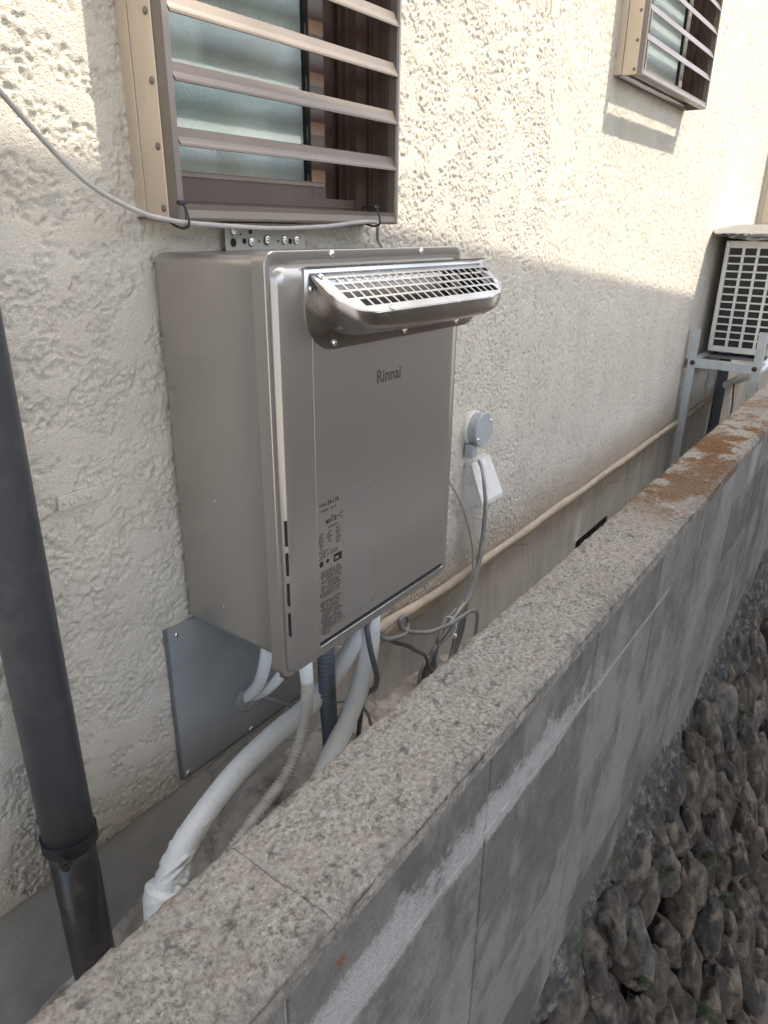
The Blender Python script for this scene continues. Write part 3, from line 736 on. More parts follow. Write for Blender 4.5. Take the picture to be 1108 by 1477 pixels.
m.obj('certification_mark', 'print_black', wh)
box('certification_tick', .1125, .1205, -.2384, -.23815, .1455, .1500, 'heater_paint', wh)
MB().box(.1335, .2130, -.23835, -.23805, .030, .2500).obj('clear_sticker', 'heater_film', wh)
m = MB(); rg = random.Random(5)
m2 = MB()
# pipe stubs under the casing
for x, y in ((.318, -.14), (.31, -.165), (.088, -.19), (.208, -.13)): MB().cyl((x, y, -.030), (0, 0, 1), .011, .0405, 14).obj('pipe_stub', 'stainless_dull', wh, True)

# ================================================================ PIPES AND HOSES UNDER THE HEATER
def pipe(name, pts, r, mat, label, cat, seg=14, sub=8, ribs=None, group=None, wob=0):
    o = MB().tube(pts, r, seg, sub, ribs, wob=wob).obj(name, mat, None, True)
    if ribs: autosmooth(o, 80)
    return tag(o, label, cat, group)
def rA(t): return .0165+.0035*sstep(.0, .5, t)+.004*math.exp(-((t-.80)/.05)**2)
pA = [(.330, -.120, .008), (.329, -.130, -.06), (.3130, -.137, -.108), (.256, -.12, -.187), (.189, -.11, -.228), (.083, -.11, -.237), (-.02, -.12, -.245), (-.108, -.13, -.269), (-.154, -.135, -.293), (-.182, -.14, -.325), (-.196, -.14, -.37), (-.20, -.14, -.45), (-.20, -.14, -.60)]
pt = thing('insulated_pipe', (-.20, -.14, -.58), 'thick white taped pipe sweeping left along the ground to a wrinkled bend by the downpipe', 'pipe')
MB().tube(pA, rA, 20, 10).obj('tape_wrap', 'white_tape', pt, True)
# wrinkled sleeve at the bend
def sleeve(path, r0, amp, mat, parent, name, seed, seg=40, sub=16):
    P = catmull(path, sub); V = []; t = None
    for i, p in enumerate(P):
        d = (P[min(i+1, len(P)-1)]-P[max(i-1, 0)]).normalized(); t = (d.orthogonal() if t is None else (t-d*t.dot(d))).normalized(); b_ = d.cross(t)
        for k in range(seg):
            a = 2*math.pi*k/seg; u = i/len(P)
            f_ = float(fbm(np.array([math.cos(a)*2.0+u*9]), np.array([math.sin(a)*2.0+u*3]), seed=seed)[0])
            rr_ = (r0(u) if callable(r0) else r0)+amp*(abs(f_-.5)*3.-.5)*math.sin(math.pi*min(1, max(0, u*1.02)))**.4
            V.append(p+(t*math.cos(a)+b_*math.sin(a))*rr_)
    n0 = len(P); F = [(i*seg+k, i*seg+(k+1) % seg, (i+1)*seg+(k+1) % seg, (i+1)*seg+k) for i in range(n0-1) for k in range(seg)]
    return mk(name, V, F, mat, parent, True)
sleeve([(-.090, -.128, -.262), (-.128, -.132, -.279), (-.160, -.136, -.300), (-.183, -.139, -.325), (-.192, -.14, -.348)], lambda u: .0205+.007*u, .0085, 'white_tape', pt, 'wrinkled_sleeve', 3)
sleeve([(-.190, -.140, -.331), (-.193, -.14, -.338), (-.198, -.14, -.352), (-.202, -.14, -.40), (-.204, -.14, -.60)], lambda u: .020+.013*min(1, u*4.5), .003, 'white_tape', pt, 'lower_sleeve', 8)
pipe('insulated_pipe', [(.312, -.165, .008), (.3115, -.162, -.04), (.311, -.160, -.09), (.3105, -.157, -.154), (.291, -.152, -.224), (.228, -.157, -.292), (.165, -.164, -.335), (.10, -.172, -.40), (.06, -.18, -.50)], lambda t: .0165+.003*min(1, t*2.2), 'white_tape', 'thick white taped pipe curving down in front of the dark corrugated hose', 'pipe', 20, 10)
hs = thing('drain_hose', (.088, -.19, -.45), 'beige ribbed drain hose hanging from the heater front corner and curving down left', 'hose')
hp = [(.088, -.190, -.022), (.088, -.190, -.05), (.1005, -.181, -.120), (.098, -.172, -.200), (.056, -.170, -.268), (-.012, -.175, -.292), (-.10, -.18, -.33), (-.16, -.185, -.42), (-.18, -.19, -.56)]
hh_ = catmull(hp, 10)
MB().tube([hp[0], hp[1], (.0935, -.1865, -.078), tuple(hh_[17])], lambda t: .0125-.0015*t, 14, 6).obj('taped_end', 'white_tape', hs, True)
autosmooth(MB().tube([tuple(p) for p in hh_[16:]], .0103, 14, 1, (.0018, .12)).obj('ribbed_tube', 'beige_hose', hs), 80)
ch = thing('corrugated_hose', (.21, -.13, -.45), 'dark slate corrugated hose dropping straight down from the heater', 'hose')
autosmooth(MB().tube([(.2085, -.13, -.052), (.2095, -.13, -.12), (.213, -.13, -.23), (.219, -.13, -.33), (.222, -.13, -.46)], .0150, 18, 10, (.0023, .13)).obj('ribbed_tube', 'slate_hose', ch), 80)
MB().cyl((.2085, -.13, -.051), (0, 0, 1), .0105, .03, 16).obj('metal_nipple', 'stainless_dull', ch, True)
pipe('supply_pipe', [(.083, -.112, .006), (.083, -.110, -.02), (.0875, -.098, -.072), (.097, -.078, -.118), (.108, -.050, -.168), (.112, -.02, -.205), (.116, -.002, -.222)], .0112, 'white_tape', 'short white taped pipe entering the grey panel, the left one of two', 'pipe', 16)
pipe('supply_pipe', [(.150, -.115, .006), (.148, -.112, -.05), (.139, -.10, -.111), (.131, -.08, -.153), (.131, -.05, -.190), (.135, -.02, -.217), (.138, -.002, -.232)], .0098, 'white_tape', 'short white taped pipe entering the grey panel, the thinner right one of two', 'pipe', 16)
pipe('cable', [(.128, -.004, -.212), (.150, -.03, -.232), (.183, -.04, -.259), (.233, -.05, -.293), (.344, -.07, -.336), (.40, -.08, -.39), (.42, -.09, -.47)], .0042, 'cable_grey', 'thin grey cable running right from the grey panel behind the white pipes', 'cable', 8)

# cables
pipe('flat_cable', [(.318, -.165, .004), (.316, -.18, -.03), (.262, -.19, -.056), (.249, -.2, -.073), (.252, -.205, -.109), (.258, -.21, -.145), (.265, -.21, -.173), (.285, -.19, -.216), (.318, -.15, -.262), (.335, -.12, -.32), (.34, -.10, -.47)], .0055, 'cable_dark', 'dark grey cable hanging over the front of the forward white pipe', 'cable', 8)
pipe('cable', [(.345, -.14, .004), (.338, -.14, -.06), (.336, -.14, -.10), (.362, -.14, -.146), (.395, -.135, -.178), (.426, -.13, -.195), (.475, -.13, -.209), (.504, -.12, -.198), (.499, -.12, -.178), (.484, -.12, -.170), (.470, -.12, -.177), (.478, -.124, -.199), (.508, -.13, -.219), (.545, -.13, -.238), (.589, -.13, -.257), (.68, -.13, -.279), (.74, -.127, -.288), (.804, -.12, -.302), (.836, -.12, -.322), (.842, -.12, -.345), (.836, -.12, -.39), (.82, -.12, -.47)], .0052, 'cable_grey', 'grey cable with one small loop, running right over the tied coil and bending down', 'cable', 8)
pipe('cable', [(.352, -.14, .004), (.347, -.14, -.08), (.352, -.14, -.127), (.40, -.13, -.178), (.454, -.12, -.222), (.52, -.11, -.268), (.572, -.10, -.312), (.63, -.09, -.36), (.67, -.08, -.418), (.70, -.08, -.47)], .0052, 'cable_dark', 'dark cable sagging from the heater to the bottom of the tied coil', 'cable', 8)
coil = thing('cable_coil', (.76, -.06, -.50), 'bundle of spare grey cable looped and tied beside the block wall', 'cable')
rg = random.Random(3)
for k in range(5):
    o_ = (k-2)*.0075; q = rg.uniform(-.006, .006); w_ = (k-2)*.013
    cc_ = [(.842, -.060+o_*.5, -.346+o_*.4), (.800, -.063+o_*.6, -.357+o_*.8), (.765, -.066+o_*.5, -.365+o_*.9), (.722+w_*.5, -.068, -.382+o_), (.686+w_*1.2, -.070, -.414), (.676+w_*1.5, -.072, -.452+q), (.705+w_*1.1, -.072, -.492), (.765+w_*.3, -.068, -.500+q), (.822-w_*.5, -.064, -.462), (.856-w_*.8, -.060, -.412), (.874-w_*.6, -.057, -.372), (.896-w_*.2, -.053, -.338)]
    MB().tube(cc_, .0054, 8, 8).obj('strand', 'cable_grey' if k not in (1, 3) else 'cable_dark', coil, True)
ct = thing('cable_tie', (.805, -.07, -.345), 'white cable tie pulled round the coil of cable', 'cable tie')
m = MB(); m.tube([(.789+.006*math.cos(a), -.0645+.0215*math.sin(a), -.3605+.0245*math.cos(a)) for a in [2*math.pi*i/16 for i in range(17)]], .0022, 6, 2, cap=False); m.obj('loop', 'item_white', ct, True)
MB().box(.780, .789, -.091, -.081, -.386, -.376, .001).obj('head', 'item_white', ct)
mats_ = ['cable_grey', 'cable_pale', 'cable_dark', 'cable_pale']
nm = ['grey cable from the round junction box down to the coil, nearest the heater', 'pale cable in the bundle below the vent cover, second from the heater', 'dark cable in the middle of the bundle below the vent cover', 'pale outer cable of the bundle below the vent cover, farthest from the heater']
for k in range(4):
    e = (k-1.5)
    top = (.936+e*.002, -.045, .064) if k in (0, 3) else (1.002+e*.004, -.038, -.075)
    if k in (0, 3):
        P_ = [top, (.926+e*.002, -.062, .045), (.905+e*.0015, -.080, .018), (.925+e*.002, -.078, -.045), (.962+e*.004, -.060, -.120), (.972+e*.005, -.052, -.19), (.957+e*.006, -.05, -.259), (.905+e*.010, -.052, -.327), (.85+e*.006, -.058, -.346+e*.004), (.79, -.063, -.360+e*.004)]
    else:
        P_ = [top, (.995+e*.004, -.044, -.115), (.985+e*.004, -.048, -.16), (.968+e*.005, -.05, -.22), (.945+e*.006, -.05, -.272), (.905+e*.006, -.052, -.327), (.85+e*.004, -.058, -.346+e*.004), (.79, -.064, -.360+e*.004)]
    pipe('cable', P_, .0046 if k != 1 else .0056, mats_[k], nm[k], 'cable', 8, group='cables down to the coil')
pipe('cable', [(.80, -.012, .072), (.837, -.02, .020), (.870, -.022, -.020), (.908, -.024, -.076), (.938, -.030, -.150), (.945, -.038, -.20), (.930, -.05, -.268), (.900, -.05, -.318), (.862, -.055, -.340)], .0032, 'cable_paint', 'thin beige cable slanting out from behind the heater to the bundle', 'cable', 8)

# ================================================================ GREY ACCESS PANEL
ap = thing('access_panel', (.10, 0, -.31), 'dark grey metal access panel screwed to the wall below the heater', 'panel')
MB().box(-.045, .300, -.0075, -.0005, -.300, .006, .001).obj('plate', 'grey_panel', ap)
MB().box(-.0485, -.0455, -.0085, .0, -.302, .008).box(-.0455, .300, -.0085, .0, -.3035, -.3005).obj('edge_trim', 'rack_dark', ap)
for x, z in ((-.028, -.008), (-.036, -.292), (.190, -.222), (.12, -.295)): screw(ap, (x, -.0076, z), slot=True)
m = MB(); m.loft([[(.124+math.cos(a)*q*1.25, yy, -.222+math.sin(a)*q) for a in [2*math.pi*i/24 for i in range(24)]] for q, yy in ((.030, -.0077), (.027, -.0110), (.022, -.0135), (.016, -.0120), (.012, -.0079))]); 
for i, v in enumerate(m.V): m.V[i] = (v[0]+.002*math.sin(i*2.1), v[1], v[2]+.002*math.cos(i*1.3))
m.obj('sealant', 'grey_panel', ap, True)

# ================================================================ DOWNPIPE
dp = thing('downpipe', (-.288, -.064, -.62), 'charcoal plastic rainwater downpipe at the left, darker below its joint', 'downpipe')
MB().cyl((-.288, -.064, -.192), (0, 0, 1), .0355, 2.2, 48).obj('upper_pipe', 'downpipe_pvc', dp, True)
MB().cyl((-.288, -.064, -.62), (0, 0, 1), .0325, .44, 48).obj('lower_pipe', 'downpipe_brown', dp, True)
cl = MB(); rr_ = [(-.010, .0335), (-.010, .0385), (.010, .0385), (.010, .0335)]
cl.loft([[(-.288+math.cos(a)*q, -.064+math.sin(a)*q, -.196+dz) for a in [2*math.pi*i/40 for i in range(40)]] for dz, q in rr_+[rr_[0]]])
clo = autosmooth(cl.obj('clamp', 'black_plastic', dp)); clo.location.z += 0
m = MB().box(-.325, -.316, -.108, -.094, -.207, -.192, .002); m.obj('clamp_ear', 'black_plastic', clo); box('clamp_bracket', -.3, -.276, -.03, .01, -.204, -.190, 'black_plastic', clo)
m = MB(); m.cyl((-.321, -.108, -.199), (0, -1, 0), .004, .006, 8); m.obj('clamp_bolt', 'black_plastic', clo)

# ================================================================ CONDUIT along the foot of the stucco
cp = [(.500, -.03, -.256), (.530, -.034, -.247), (.560, -.034, -.246), (.60, -.032, -.252), (.66, -.028, -.263), (.721, -.020, -.273), (.80, -.017, -.281), (.95, -.016, -.283), (1.099, -.016, -.283), (1.35, -.014, -.289), (1.6, -.016, -.284), (1.85, -.014, -.290), (2.1, -.017, -.283), (2.36, -.015, -.288), (2.75, -.013, -.287), (2.95, -.020, -.280), (3.2, -.014, -.291), (3.65, -.014, -.293), (3.72, -.014, -.293)]
pipe('conduit', cp, lambda t: .0125+.001*math.sin(t*37)+.0006*math.sin(t*91), 'conduit_paint', 'beige painted conduit running along the foot of the stucco wall to the air conditioner rack', 'conduit', 16, 10)
# mortar fillet beneath it
def fil(X, T):
    n1 = (fbm(X*22, T*2+1, seed=61)-.5)*.010
    yy = np.where(T == 0, -.004, np.where(T == 1, -.012, np.where(T == 2, -.008, .009))); zz = np.where(T == 0, -.296, np.where(T == 1, -.304, np.where(T == 2, -.322+n1, -.330+n1)))
    return X, yy+n1*.3, zz
o = grid_mesh('mortar_fillet', np.arange(.50, 5.0, .008), np.array([0., 1., 2., 3.]), fil, 'conduit_paint', house, smooth=True, flip=True)

# ================================================================ CABLE across the wall under the near window
pipe('cable', [(-.60, -.05, 1.02), (-.40, -.05, .905), (-.221, -.05, .7785), (-.206, -.05, .762), (-.163, -.055, .714), (-.133, -.06, .684), (-.104, -.07, .661), (-.060, -.083, .6405), (-.03, -.089, .6345), (-.007, -.091, .6315), (.074, -.092, .6275), (.17, -.092, .6255), (.281, -.092, .6295), (.36, -.091, .636), (.405, -.088, .6375), (.430, -.080, .634), (.465, -.055, .620), (.50, -.030, .606), (.53, -.016, .595), (.545, -.012, .583)], .0031, 'cable_paint', 'grey cable drooping across the wall and tied under the near window grille', 'cable', 10, 8)
for x, lab in ((-.004, 'black cable tie at the left end of the near window grille'), (.413, 'black cable tie near the right end of the near window grille')):
    t_ = thing('cable_tie', (x, -.088, .64), lab, 'cable tie')
    z_ = .6310 if x < .1 else .637
    loop_ = [(x, -.097, z_-.004), (x+.001, -.097, z_+.006), (x+.002, -.0845, z_+.0245), (x+.002, -.060, z_+.0235), (x+.001, -.056, z_+.003), (x, -.082, z_-.0065), (x, -.097, z_-.004)]
    MB().tube(loop_, .0017, 6, 5, cap=False).obj('loop', 'black_plastic', t_, True)
    MB().box(x-.006, x+.006, -.091, -.083, z_+.0215, z_+.0265, .001).obj('head', 'black_plastic', t_)

# painted-over strap plate on the stucco
sp = thing('strap_plate', (-.152, 0, .265), 'small metal strap plate painted over with the stucco, left of the heater', 'plate')
m = MB().box(-.190, -.121, -.0058, -.0015, .264, .285, .0012); m.obj('plate', 'stucco', sp)
for x, z, r_ in ((-.182, .2755, .0030), (-.171, .2725, .0034), (-.158, .2765, .0028), (-.145, .2745, .0040)):
    m = MB(); m.loft([[(x+math.cos(a)*q, yy, z+math.sin(a)*q) for a in [2*math.pi*i/12 for i in range(12)]] for q, yy in ((r_*1.1, -.0057), (r_, -.0078), (r_*.55, -.0084))], cap1=True); m.obj('dome_screw', 'stucco', sp, True)

# ================================================================ JUNCTION BOX + VENT COVER
jb = thing('junction_box', (.963, 0, .09), 'round grey junction box on the wall right of the heater', 'junction box')
C0 = (.963, 0, .139)
def disc(name, prof, mat, parent, c=C0, seg=36):
    m = MB(); m.loft([[(c[0]+math.cos(a)*q, yy, c[2]+math.sin(a)*q) for a in [2*math.pi*i/seg for i in range(seg)]] for q, yy in prof], cap1=True); return autosmooth(m.obj(name, mat, parent), 35)
disc('base_ring', ((.047, .002), (.047, -.010), (.0445, -.013)), 'white_plastic', jb)
bd = disc('body', ((.0435, -.010), (.0435, -.030)), 'grey_plastic', jb)
disc('lid', ((.0452, -.0305), (.0458, -.0375), (.0440, -.0405)), 'grey_plastic', jb)
for dx_, dz_ in ((.032, .020), (-.032, -.020)): screw(jb, (C0[0]+dx_, -.0405, C0[2]+dz_), SCREW, slot=True)
MB().box(.925, .950, -.030, -.004, .066, .102, .003).obj('cable_spout', 'grey_plastic', jb)
vc = thing('vent_cover', (.99, 0, -.075), 'white wedge-shaped cable entry cover on the wall below the round junction box', 'cover')
z0, z1 = -.066, .048
xs0, xs1 = .930, 1.055
V = [(xs0, 0, z0-.022), (xs1, 0, z0-.022), (xs0+.012, 0, z1), (xs1-.010, 0, z1), (xs0, -.014, z0-.022), (xs0, -.064, z0), (xs1, -.064, z0), (xs1, -.014, z0-.022), (xs0+.012, -.018, z1), (xs1-.010, -.018, z1), (xs0+.003, -.064, z0+.012), (xs1-.003, -.064, z0+.012)]
F = [(2, 3, 9, 8), (8, 9, 11, 10), (10, 11, 6, 5), (0, 2, 8, 10, 5, 4), (1, 7, 6, 11, 9, 3), (0, 4, 7, 1)]
m = MB().add(V, F); o = m.obj('cover', 'white_plastic', vc)
box('inside', xs0+.004, xs1-.004, -.060, -.012, z0-.004, z0+.001, 'soil_concrete', vc) if False else None
MB().box(.990, 1.012, -.050, -.030, z0-.026, z0-.0, .003).obj('cable_gland', 'grey_plastic', vc)

# ================================================================ AIR CONDITIONER + RACK
AX = 3.37; ac = thing('air_conditioner', (3.75, -.20, .05), 'cream outdoor air conditioner unit on a metal rack at the right edge', 'air conditioner')
y0, y1 = -.345, -.050
autosmooth(MB().box(AX+.020, AX+.78, y0+.002, y1-.002, .052, .590, .010).obj('case', 'aircon_enamel', ac))
box('coil_fins', AX+.0125, AX+.0195, y0+.022, y1-.022, .078, .560, 'fins', ac)
fm = MB().box(AX, AX+.012, y1-.020, y1, .055, .588, .003).box(AX, AX+.012, y0, y0+.020, .055, .588, .003).box(AX+.0005, AX+.0115, y0+.020, y1-.020, .055, .082).box(AX+.0005, AX+.0115, y0+.020, y1-.020, .556, .588)
guard = autosmooth(fm.obj('side_guard', 'aircon_enamel', ac))
cb = MB()
ypos = [y1-.020-i*.0655 for i in range(5)]
for i in range(1, 4): box('guard_bar', AX+.001, AX+.011, ypos[i]-.0065, ypos[i]+.0065, .082, .556, 'aircon_enamel', guard)
me, org = mdata('guard_rib', *(lambda q: (q.V, q.F))(MB().box(AX+.002, AX+.010, y0+.020, y1-.020, 0, .0075)), 'aircon_enamel')
for k in range(1, 13): put('guard_rib', me, (org[0], org[1], .082+k*.0365-.004), guard)
for y, z in ((y1-.010, .572), (y1-.010, .068), (y0+.012, .068)): screw(ac, (AX, y, z), rot=(0, 0, R(-90)))
# front fan guard (faces away from the wall)
for k in range(1, 8):
    m = MB(); m.tube([(AX+.30+.032*k*math.cos(a), y0-.006, .32+.032*k*math.sin(a)) for a in [2*math.pi*i/28 for i in range(29)]], .002, 5, 1, cap=False); m.obj('fan_ring', 'aircon_enamel', ac)
for y in (-.10, -.29): box('foot', AX+.10, AX+.14, y-.02, y+.02, .036, .0518, 'aircon_enamel', ac); box('foot', AX+.50, AX+.54, y-.02, y+.02, .036, .0518, 'aircon_enamel', ac)
# sun cover on top
cv = thing('sun_cover', (3.75, -.2, .592), 'crumpled silver sun cover lying on top of the air conditioner', 'cover')
def cvf(X, T):
    a = T; yy = -.205+(.205+.008*fbm(X*11, T*3, seed=3))*np.cos(a); zz = .628+.034*np.sin(a)*(1+.8*(fbm(X*16, T*2, seed=5)-.5))+.004*np.sin(X*31)
    k = np.clip((X-3.22)/.06, 0.02, 1)**.5; zz = .618+(zz-.618)*k; yy = -.205+(yy+.205)*(.8+.2*k)
    return X, yy, zz
grid_mesh('cover_sheet', np.linspace(3.22, 4.22, 90), np.linspace(0, 2*math.pi, 49), cvf, 'foil', cv, smooth=True)
pipe('wire', [(3.40, -.11, .646), (3.385, -.13, .656), (3.37, -.16, .662), (3.38, -.2, .660), (3.41, -.23, .650)], .003, 'cable_dark', 'bent dark wire sticking up on the silver sun cover', 'wire', 6)
rk = thing('rack', (3.45, -.2, -.66), 'pale grey steel rack carrying the air conditioner', 'rack')
def angle(m, x, y, z0, z1, sx, sy, w_=.036, t_=.003):
    m.box(min(x, x+sx*w_), max(x, x+sx*w_), min(y, y+sy*t_), max(y, y+sy*t_), z0, z1)
    m.box(min(x, x+sx*t_), max(x, x+sx*t_), min(y+sy*t_, y+sy*w_), max(y+sy*t_, y+sy*w_), z0, z1); return m
m = MB(); angle(m, 3.12, -.022, -.68, .186, 1, -1); m.obj('leg', 'rack_grey', rk)
m = MB(); angle(m, 3.12, -.352, -.68, .196, 1, 1); m.obj('leg', 'rack_grey', rk)
m = MB(); angle(m, 3.78, -.050, -.72, .03, -1, -1, .05); m.obj('leg', 'rack_dark', rk)
m = MB(); angle(m, 4.25, -.352, -.72, .03, -1, 1); m.obj('leg', 'rack_dark', rk)
cbm = MB().box(3.1155, 3.1195, -.350, -.024, .003, .043).box(3.1195, 3.15, -.350, -.024, .0395, .043); cb_ = cbm.obj('crossbar', 'rack_grey', rk)
for y in (-.045, -.326): screw(rk, (3.1155, y, .025), BOLT_R, rot=(0, 0, R(-90)))
MB().box(3.151, 4.30, -.060, -.024, .031, .0345).box(3.151, 4.30, -.350, -.314, .031, .0345).obj('rail', 'rack_grey', rk)
MB().box(3.1195, 4.28, -.0235, -.0205, .0, .036).obj('rail', 'rack_grey', rk)
MB().box(3.30, 3.50, -.312, -.062, .0315, .035).obj('tray', 'rack_dark', rk)
pipe('insulated_pipe', [(3.60, -.345, .16), (3.45, -.37, .08), (3.30, -.345, .020), (3.2, -.30, -.014), (3.32, -.24, -.062), (3.44, -.19, -.105), (3.50, -.15, -.135)], .021, 'white_tape', 'white taped refrigerant pipe end below the air conditioner rack', 'pipe', 14)
pipe('cable', [(3.36, -.21, -.07), (3.37, -.21, -.12), (3.37, -.22, -.22), (3.36, -.22, -.3)], .004, 'cable_dark', 'dark cable hanging from the refrigerant pipe by the rack', 'cable', 6)
pipe('wall_pipe', [(3.985, -.03, -.7), (3.985, -.03, .1)], .022, 'conduit_paint', 'beige upright pipe on the wall behind the rack', 'pipe', 14, 1)

# ================================================================ LEAFY PLANTS
def leaf_data(name, L_, w_):
    m = MB(); m.add([(0, 0, 0), (-w_, 0, L_*.35), (-w_*.7, .0, L_*.7), (0, -.12*L_, L_), (w_*.7, 0, L_*.7), (w_, 0, L_*.35), (0, .1*L_, L_*.4)], [(0, 1, 6), (1, 2, 6), (2, 3, 6), (3, 4, 6), (4, 5, 6), (5, 0, 6)])
    return mdata(name, m.V, m.F, 'fern_green', origin=(0, 0, 0))[0]
def weed(loc, n, h, label, seed, out=(0, -1, .4)):
    rg = random.Random(seed); m = MB(); loc = Vector(loc); out = Vector(out).normalized()
    for k in range(n):
        d = (out+Vector((rg.uniform(-1, 1), rg.uniform(-.5, .5), rg.uniform(-.6, .8)))*.9).normalized(); Lf = h*rg.uniform(.5, 1)
        sd_ = d.cross(Vector((0, 0, 1))).normalized() if abs(d.z) < .95 else Vector((1, 0, 0))
        for q in range(1, 9):
            s_ = q/9; p = loc+d*Lf*s_+Vector((0, 0, -.35*Lf*s_*s_)); ll = Lf*.30*(1-s_*.75)
            for sg in (-1, 1):
                tdir = (sd_*sg+d*.5+Vector((0, 0, rg.uniform(-.3, .3)))).normalized(); wv = d*ll*.22
                m.add([p, p+tdir*ll*.5+wv, p+tdir*ll, p+tdir*ll*.5-wv], [(0, 1, 2, 3)])
        m.tube([loc, loc+d*Lf*.5+Vector((0, 0, -.09*Lf)), loc+d*Lf+Vector((0, 0, -.35*Lf))], .0006, 3, 2)
    return tag(m.obj('fern', 'fern_green'), label, 'fern', 'small ferns rooted in the retaining wall')

# ================================================================ BLOCK WALL
bw = thing('block_wall', (2., -.485, -1.0), 'grey concrete block boundary wall with rough speckled top, between camera and house', 'wall')
YI, YO = -.41, -.5605; XB0, XB1 = -1.15, 8.45
box('wall_core', XB0, XB1, YO+.0035, YI-.012, -1.05, -.030, 'joint_mortar', bw)
box('inner_render', XB0, XB1, YI-.0118, YI-.001, -1.05, -.030, 'foundation_mortar', bw)  # pale panel added on the unseen inner side to bounce light onto the pipes
# cap stones: rough aggregate surface
def cap(x0, x1, fine):
    st = .0036 if fine else (.008 if x0 < 3 else .02)
    xs = np.linspace(x0+.0003, x1-.0003, max(6, int((x1-x0)/st))); 
    prof = np.concatenate([np.linspace(0, .03, 7 if fine else 4), np.linspace(.03, .03+.154, int(.154/st) if st < .01 else 14)[1:], np.linspace(.184, .214, 7 if fine else 4)[1:]])
    def f(X, T):
        # T: arc length up the inner side, over the top, down the outer face
        y = np.where(T < .03, YI+.002, np.where(T > .184, YO-.002, YI+.002-(T-.03))); z = np.where(T < .03, T-.03, np.where(T > .184, .184-T, 0.))
        n1 = fbm(X*95, y*95+z*95, oct=3, gain=.65, seed=5); n2 = fbm(X*150, y*150+z*150, oct=2, seed=15); n3 = fbm(X*11, y*11, oct=3, seed=25)
        pit = sstep(.60, .74, fbm(X*110+9, y*110+z*110, oct=2, seed=35))
        h = (n1-.5)*.0055+(n2-.5)*.0028-pit*.0022+(n3-.5)*.004
        ed = np.minimum(T-.03, .184-T)
        rnd_ = .0065*np.exp(-np.clip(ed, 0, 1)/.0045)*(1+1.2*(fbm(X*40, y*0+1, seed=45)-.3))
        ex = np.minimum(X-x0, x1-X); jt = .0022*np.exp(-ex/.0018)*fbm(X*0+1, y*60, oct=2, seed=51)*2
        top = (T >= .03) & (T <= .184)
        z = np.where(top, z+h-rnd_-jt, z-.0060*np.exp(-(np.minimum(abs(T-.03), abs(T-.184)))/.012))
        y = np.where(T > .184, y-h*.7*np.clip((.214-T)/.012, 0, 1)+.0055*np.exp(-(T-.184)/.006)-.0012*0+.0014*np.clip((T-.20)/.014, 0, 1), np.where(T < .03, y+h*.9-.004*np.exp(-(.03-T)/.004), y))
        return X, y, z
    return grid_mesh('cap_stone', xs, prof, f, 'rough_concrete_top', bw, smooth=True, flip=True)
k = -3
while .12+.4*k < XB1:
    a, b_ = .12+.4*k, .12+.4*(k+1); cap(max(a, XB0), min(b_, XB1), b_ < 1.75 and a > -.8); k += 1
# face blocks, stack bond
ZJ = [-.030, -.165, -.365, -.565, -.765, -.965]
def block_mesh(w_, h_, seed):
    m = MB().box(-w_/2, w_/2, 0, .10, 0, h_, .0028); return mdata('block', m.V, m.F, 'block_concrete', origin=(0, 0, 0))[0]
for r_ in range(5):
    h_ = ZJ[r_]-ZJ[r_+1]-(.0048 if r_ else .003); me = block_mesh(.3955, h_, r_)
    k = -3
    while .05+.4*k < XB1-.3:
        xc = .25+.4*k; rg = random.Random(r_*100+k)
        put('block', me, (xc, YO+rg.uniform(-.0008, .0010), ZJ[r_+1]+.0024), bw, (rg.uniform(-.003, .003), 0, rg.uniform(-.0015, .0015))); k += 1
# raised skim of mortar left along the first bed joint
def skim(X, T):
    n1 = fbm(X*25, X*0+4, seed=71); w_ = .0055*(.4+n1)
    z = -.1655+np.where(T == 0, w_, np.where(T == 1, w_*.4, np.where(T == 2, -w_*.4, -w_))); y = YO-np.where((T == 0) | (T == 3), -.001, (.0022*n1+.0004)*np.clip((.95-X)/.7, 0, 1)-.0006*np.clip((X-.3)/.6, 0, 1))
    return X, y, z
grid_mesh('bed_joint_ridge', np.arange(-1.1, .98, .006), np.array([0., 1., 2., 3.]), skim, 'joint_mortar', bw, smooth=True, flip=True)

# ================================================================ STONE RETAINING WALL
sw = thing('stone_wall', (2.5, -1., -2.78), 'dark battered retaining wall of rounded field stones below the block wall', 'wall')
def batter(X, T): return -.575-.245*np.clip(T, -.02, 9), -.955-T       # T metres down
def back(X, T):
    y, z = batter(X, T)
    n1 = fbm(X*13, T*13, oct=5, gain=.6, seed=81); n2 = fbm(X*60, T*60, oct=3, seed=83)
    y = y+.066-(n1-.5)*.05-(n2-.5)*.014
    return X, y, z
grid_mesh('mortar_backing', np.concatenate([np.arange(.1, 2.8, .014), np.arange(2.8, 9, .05)]), np.arange(-.03, 1.86, .014), back, 'dark_mortar', sw, smooth=True, flip=True)
box('wall_core', -1.15, 9, -.53, -.42, -2.8, -1.05, 'dark_mortar', sw)
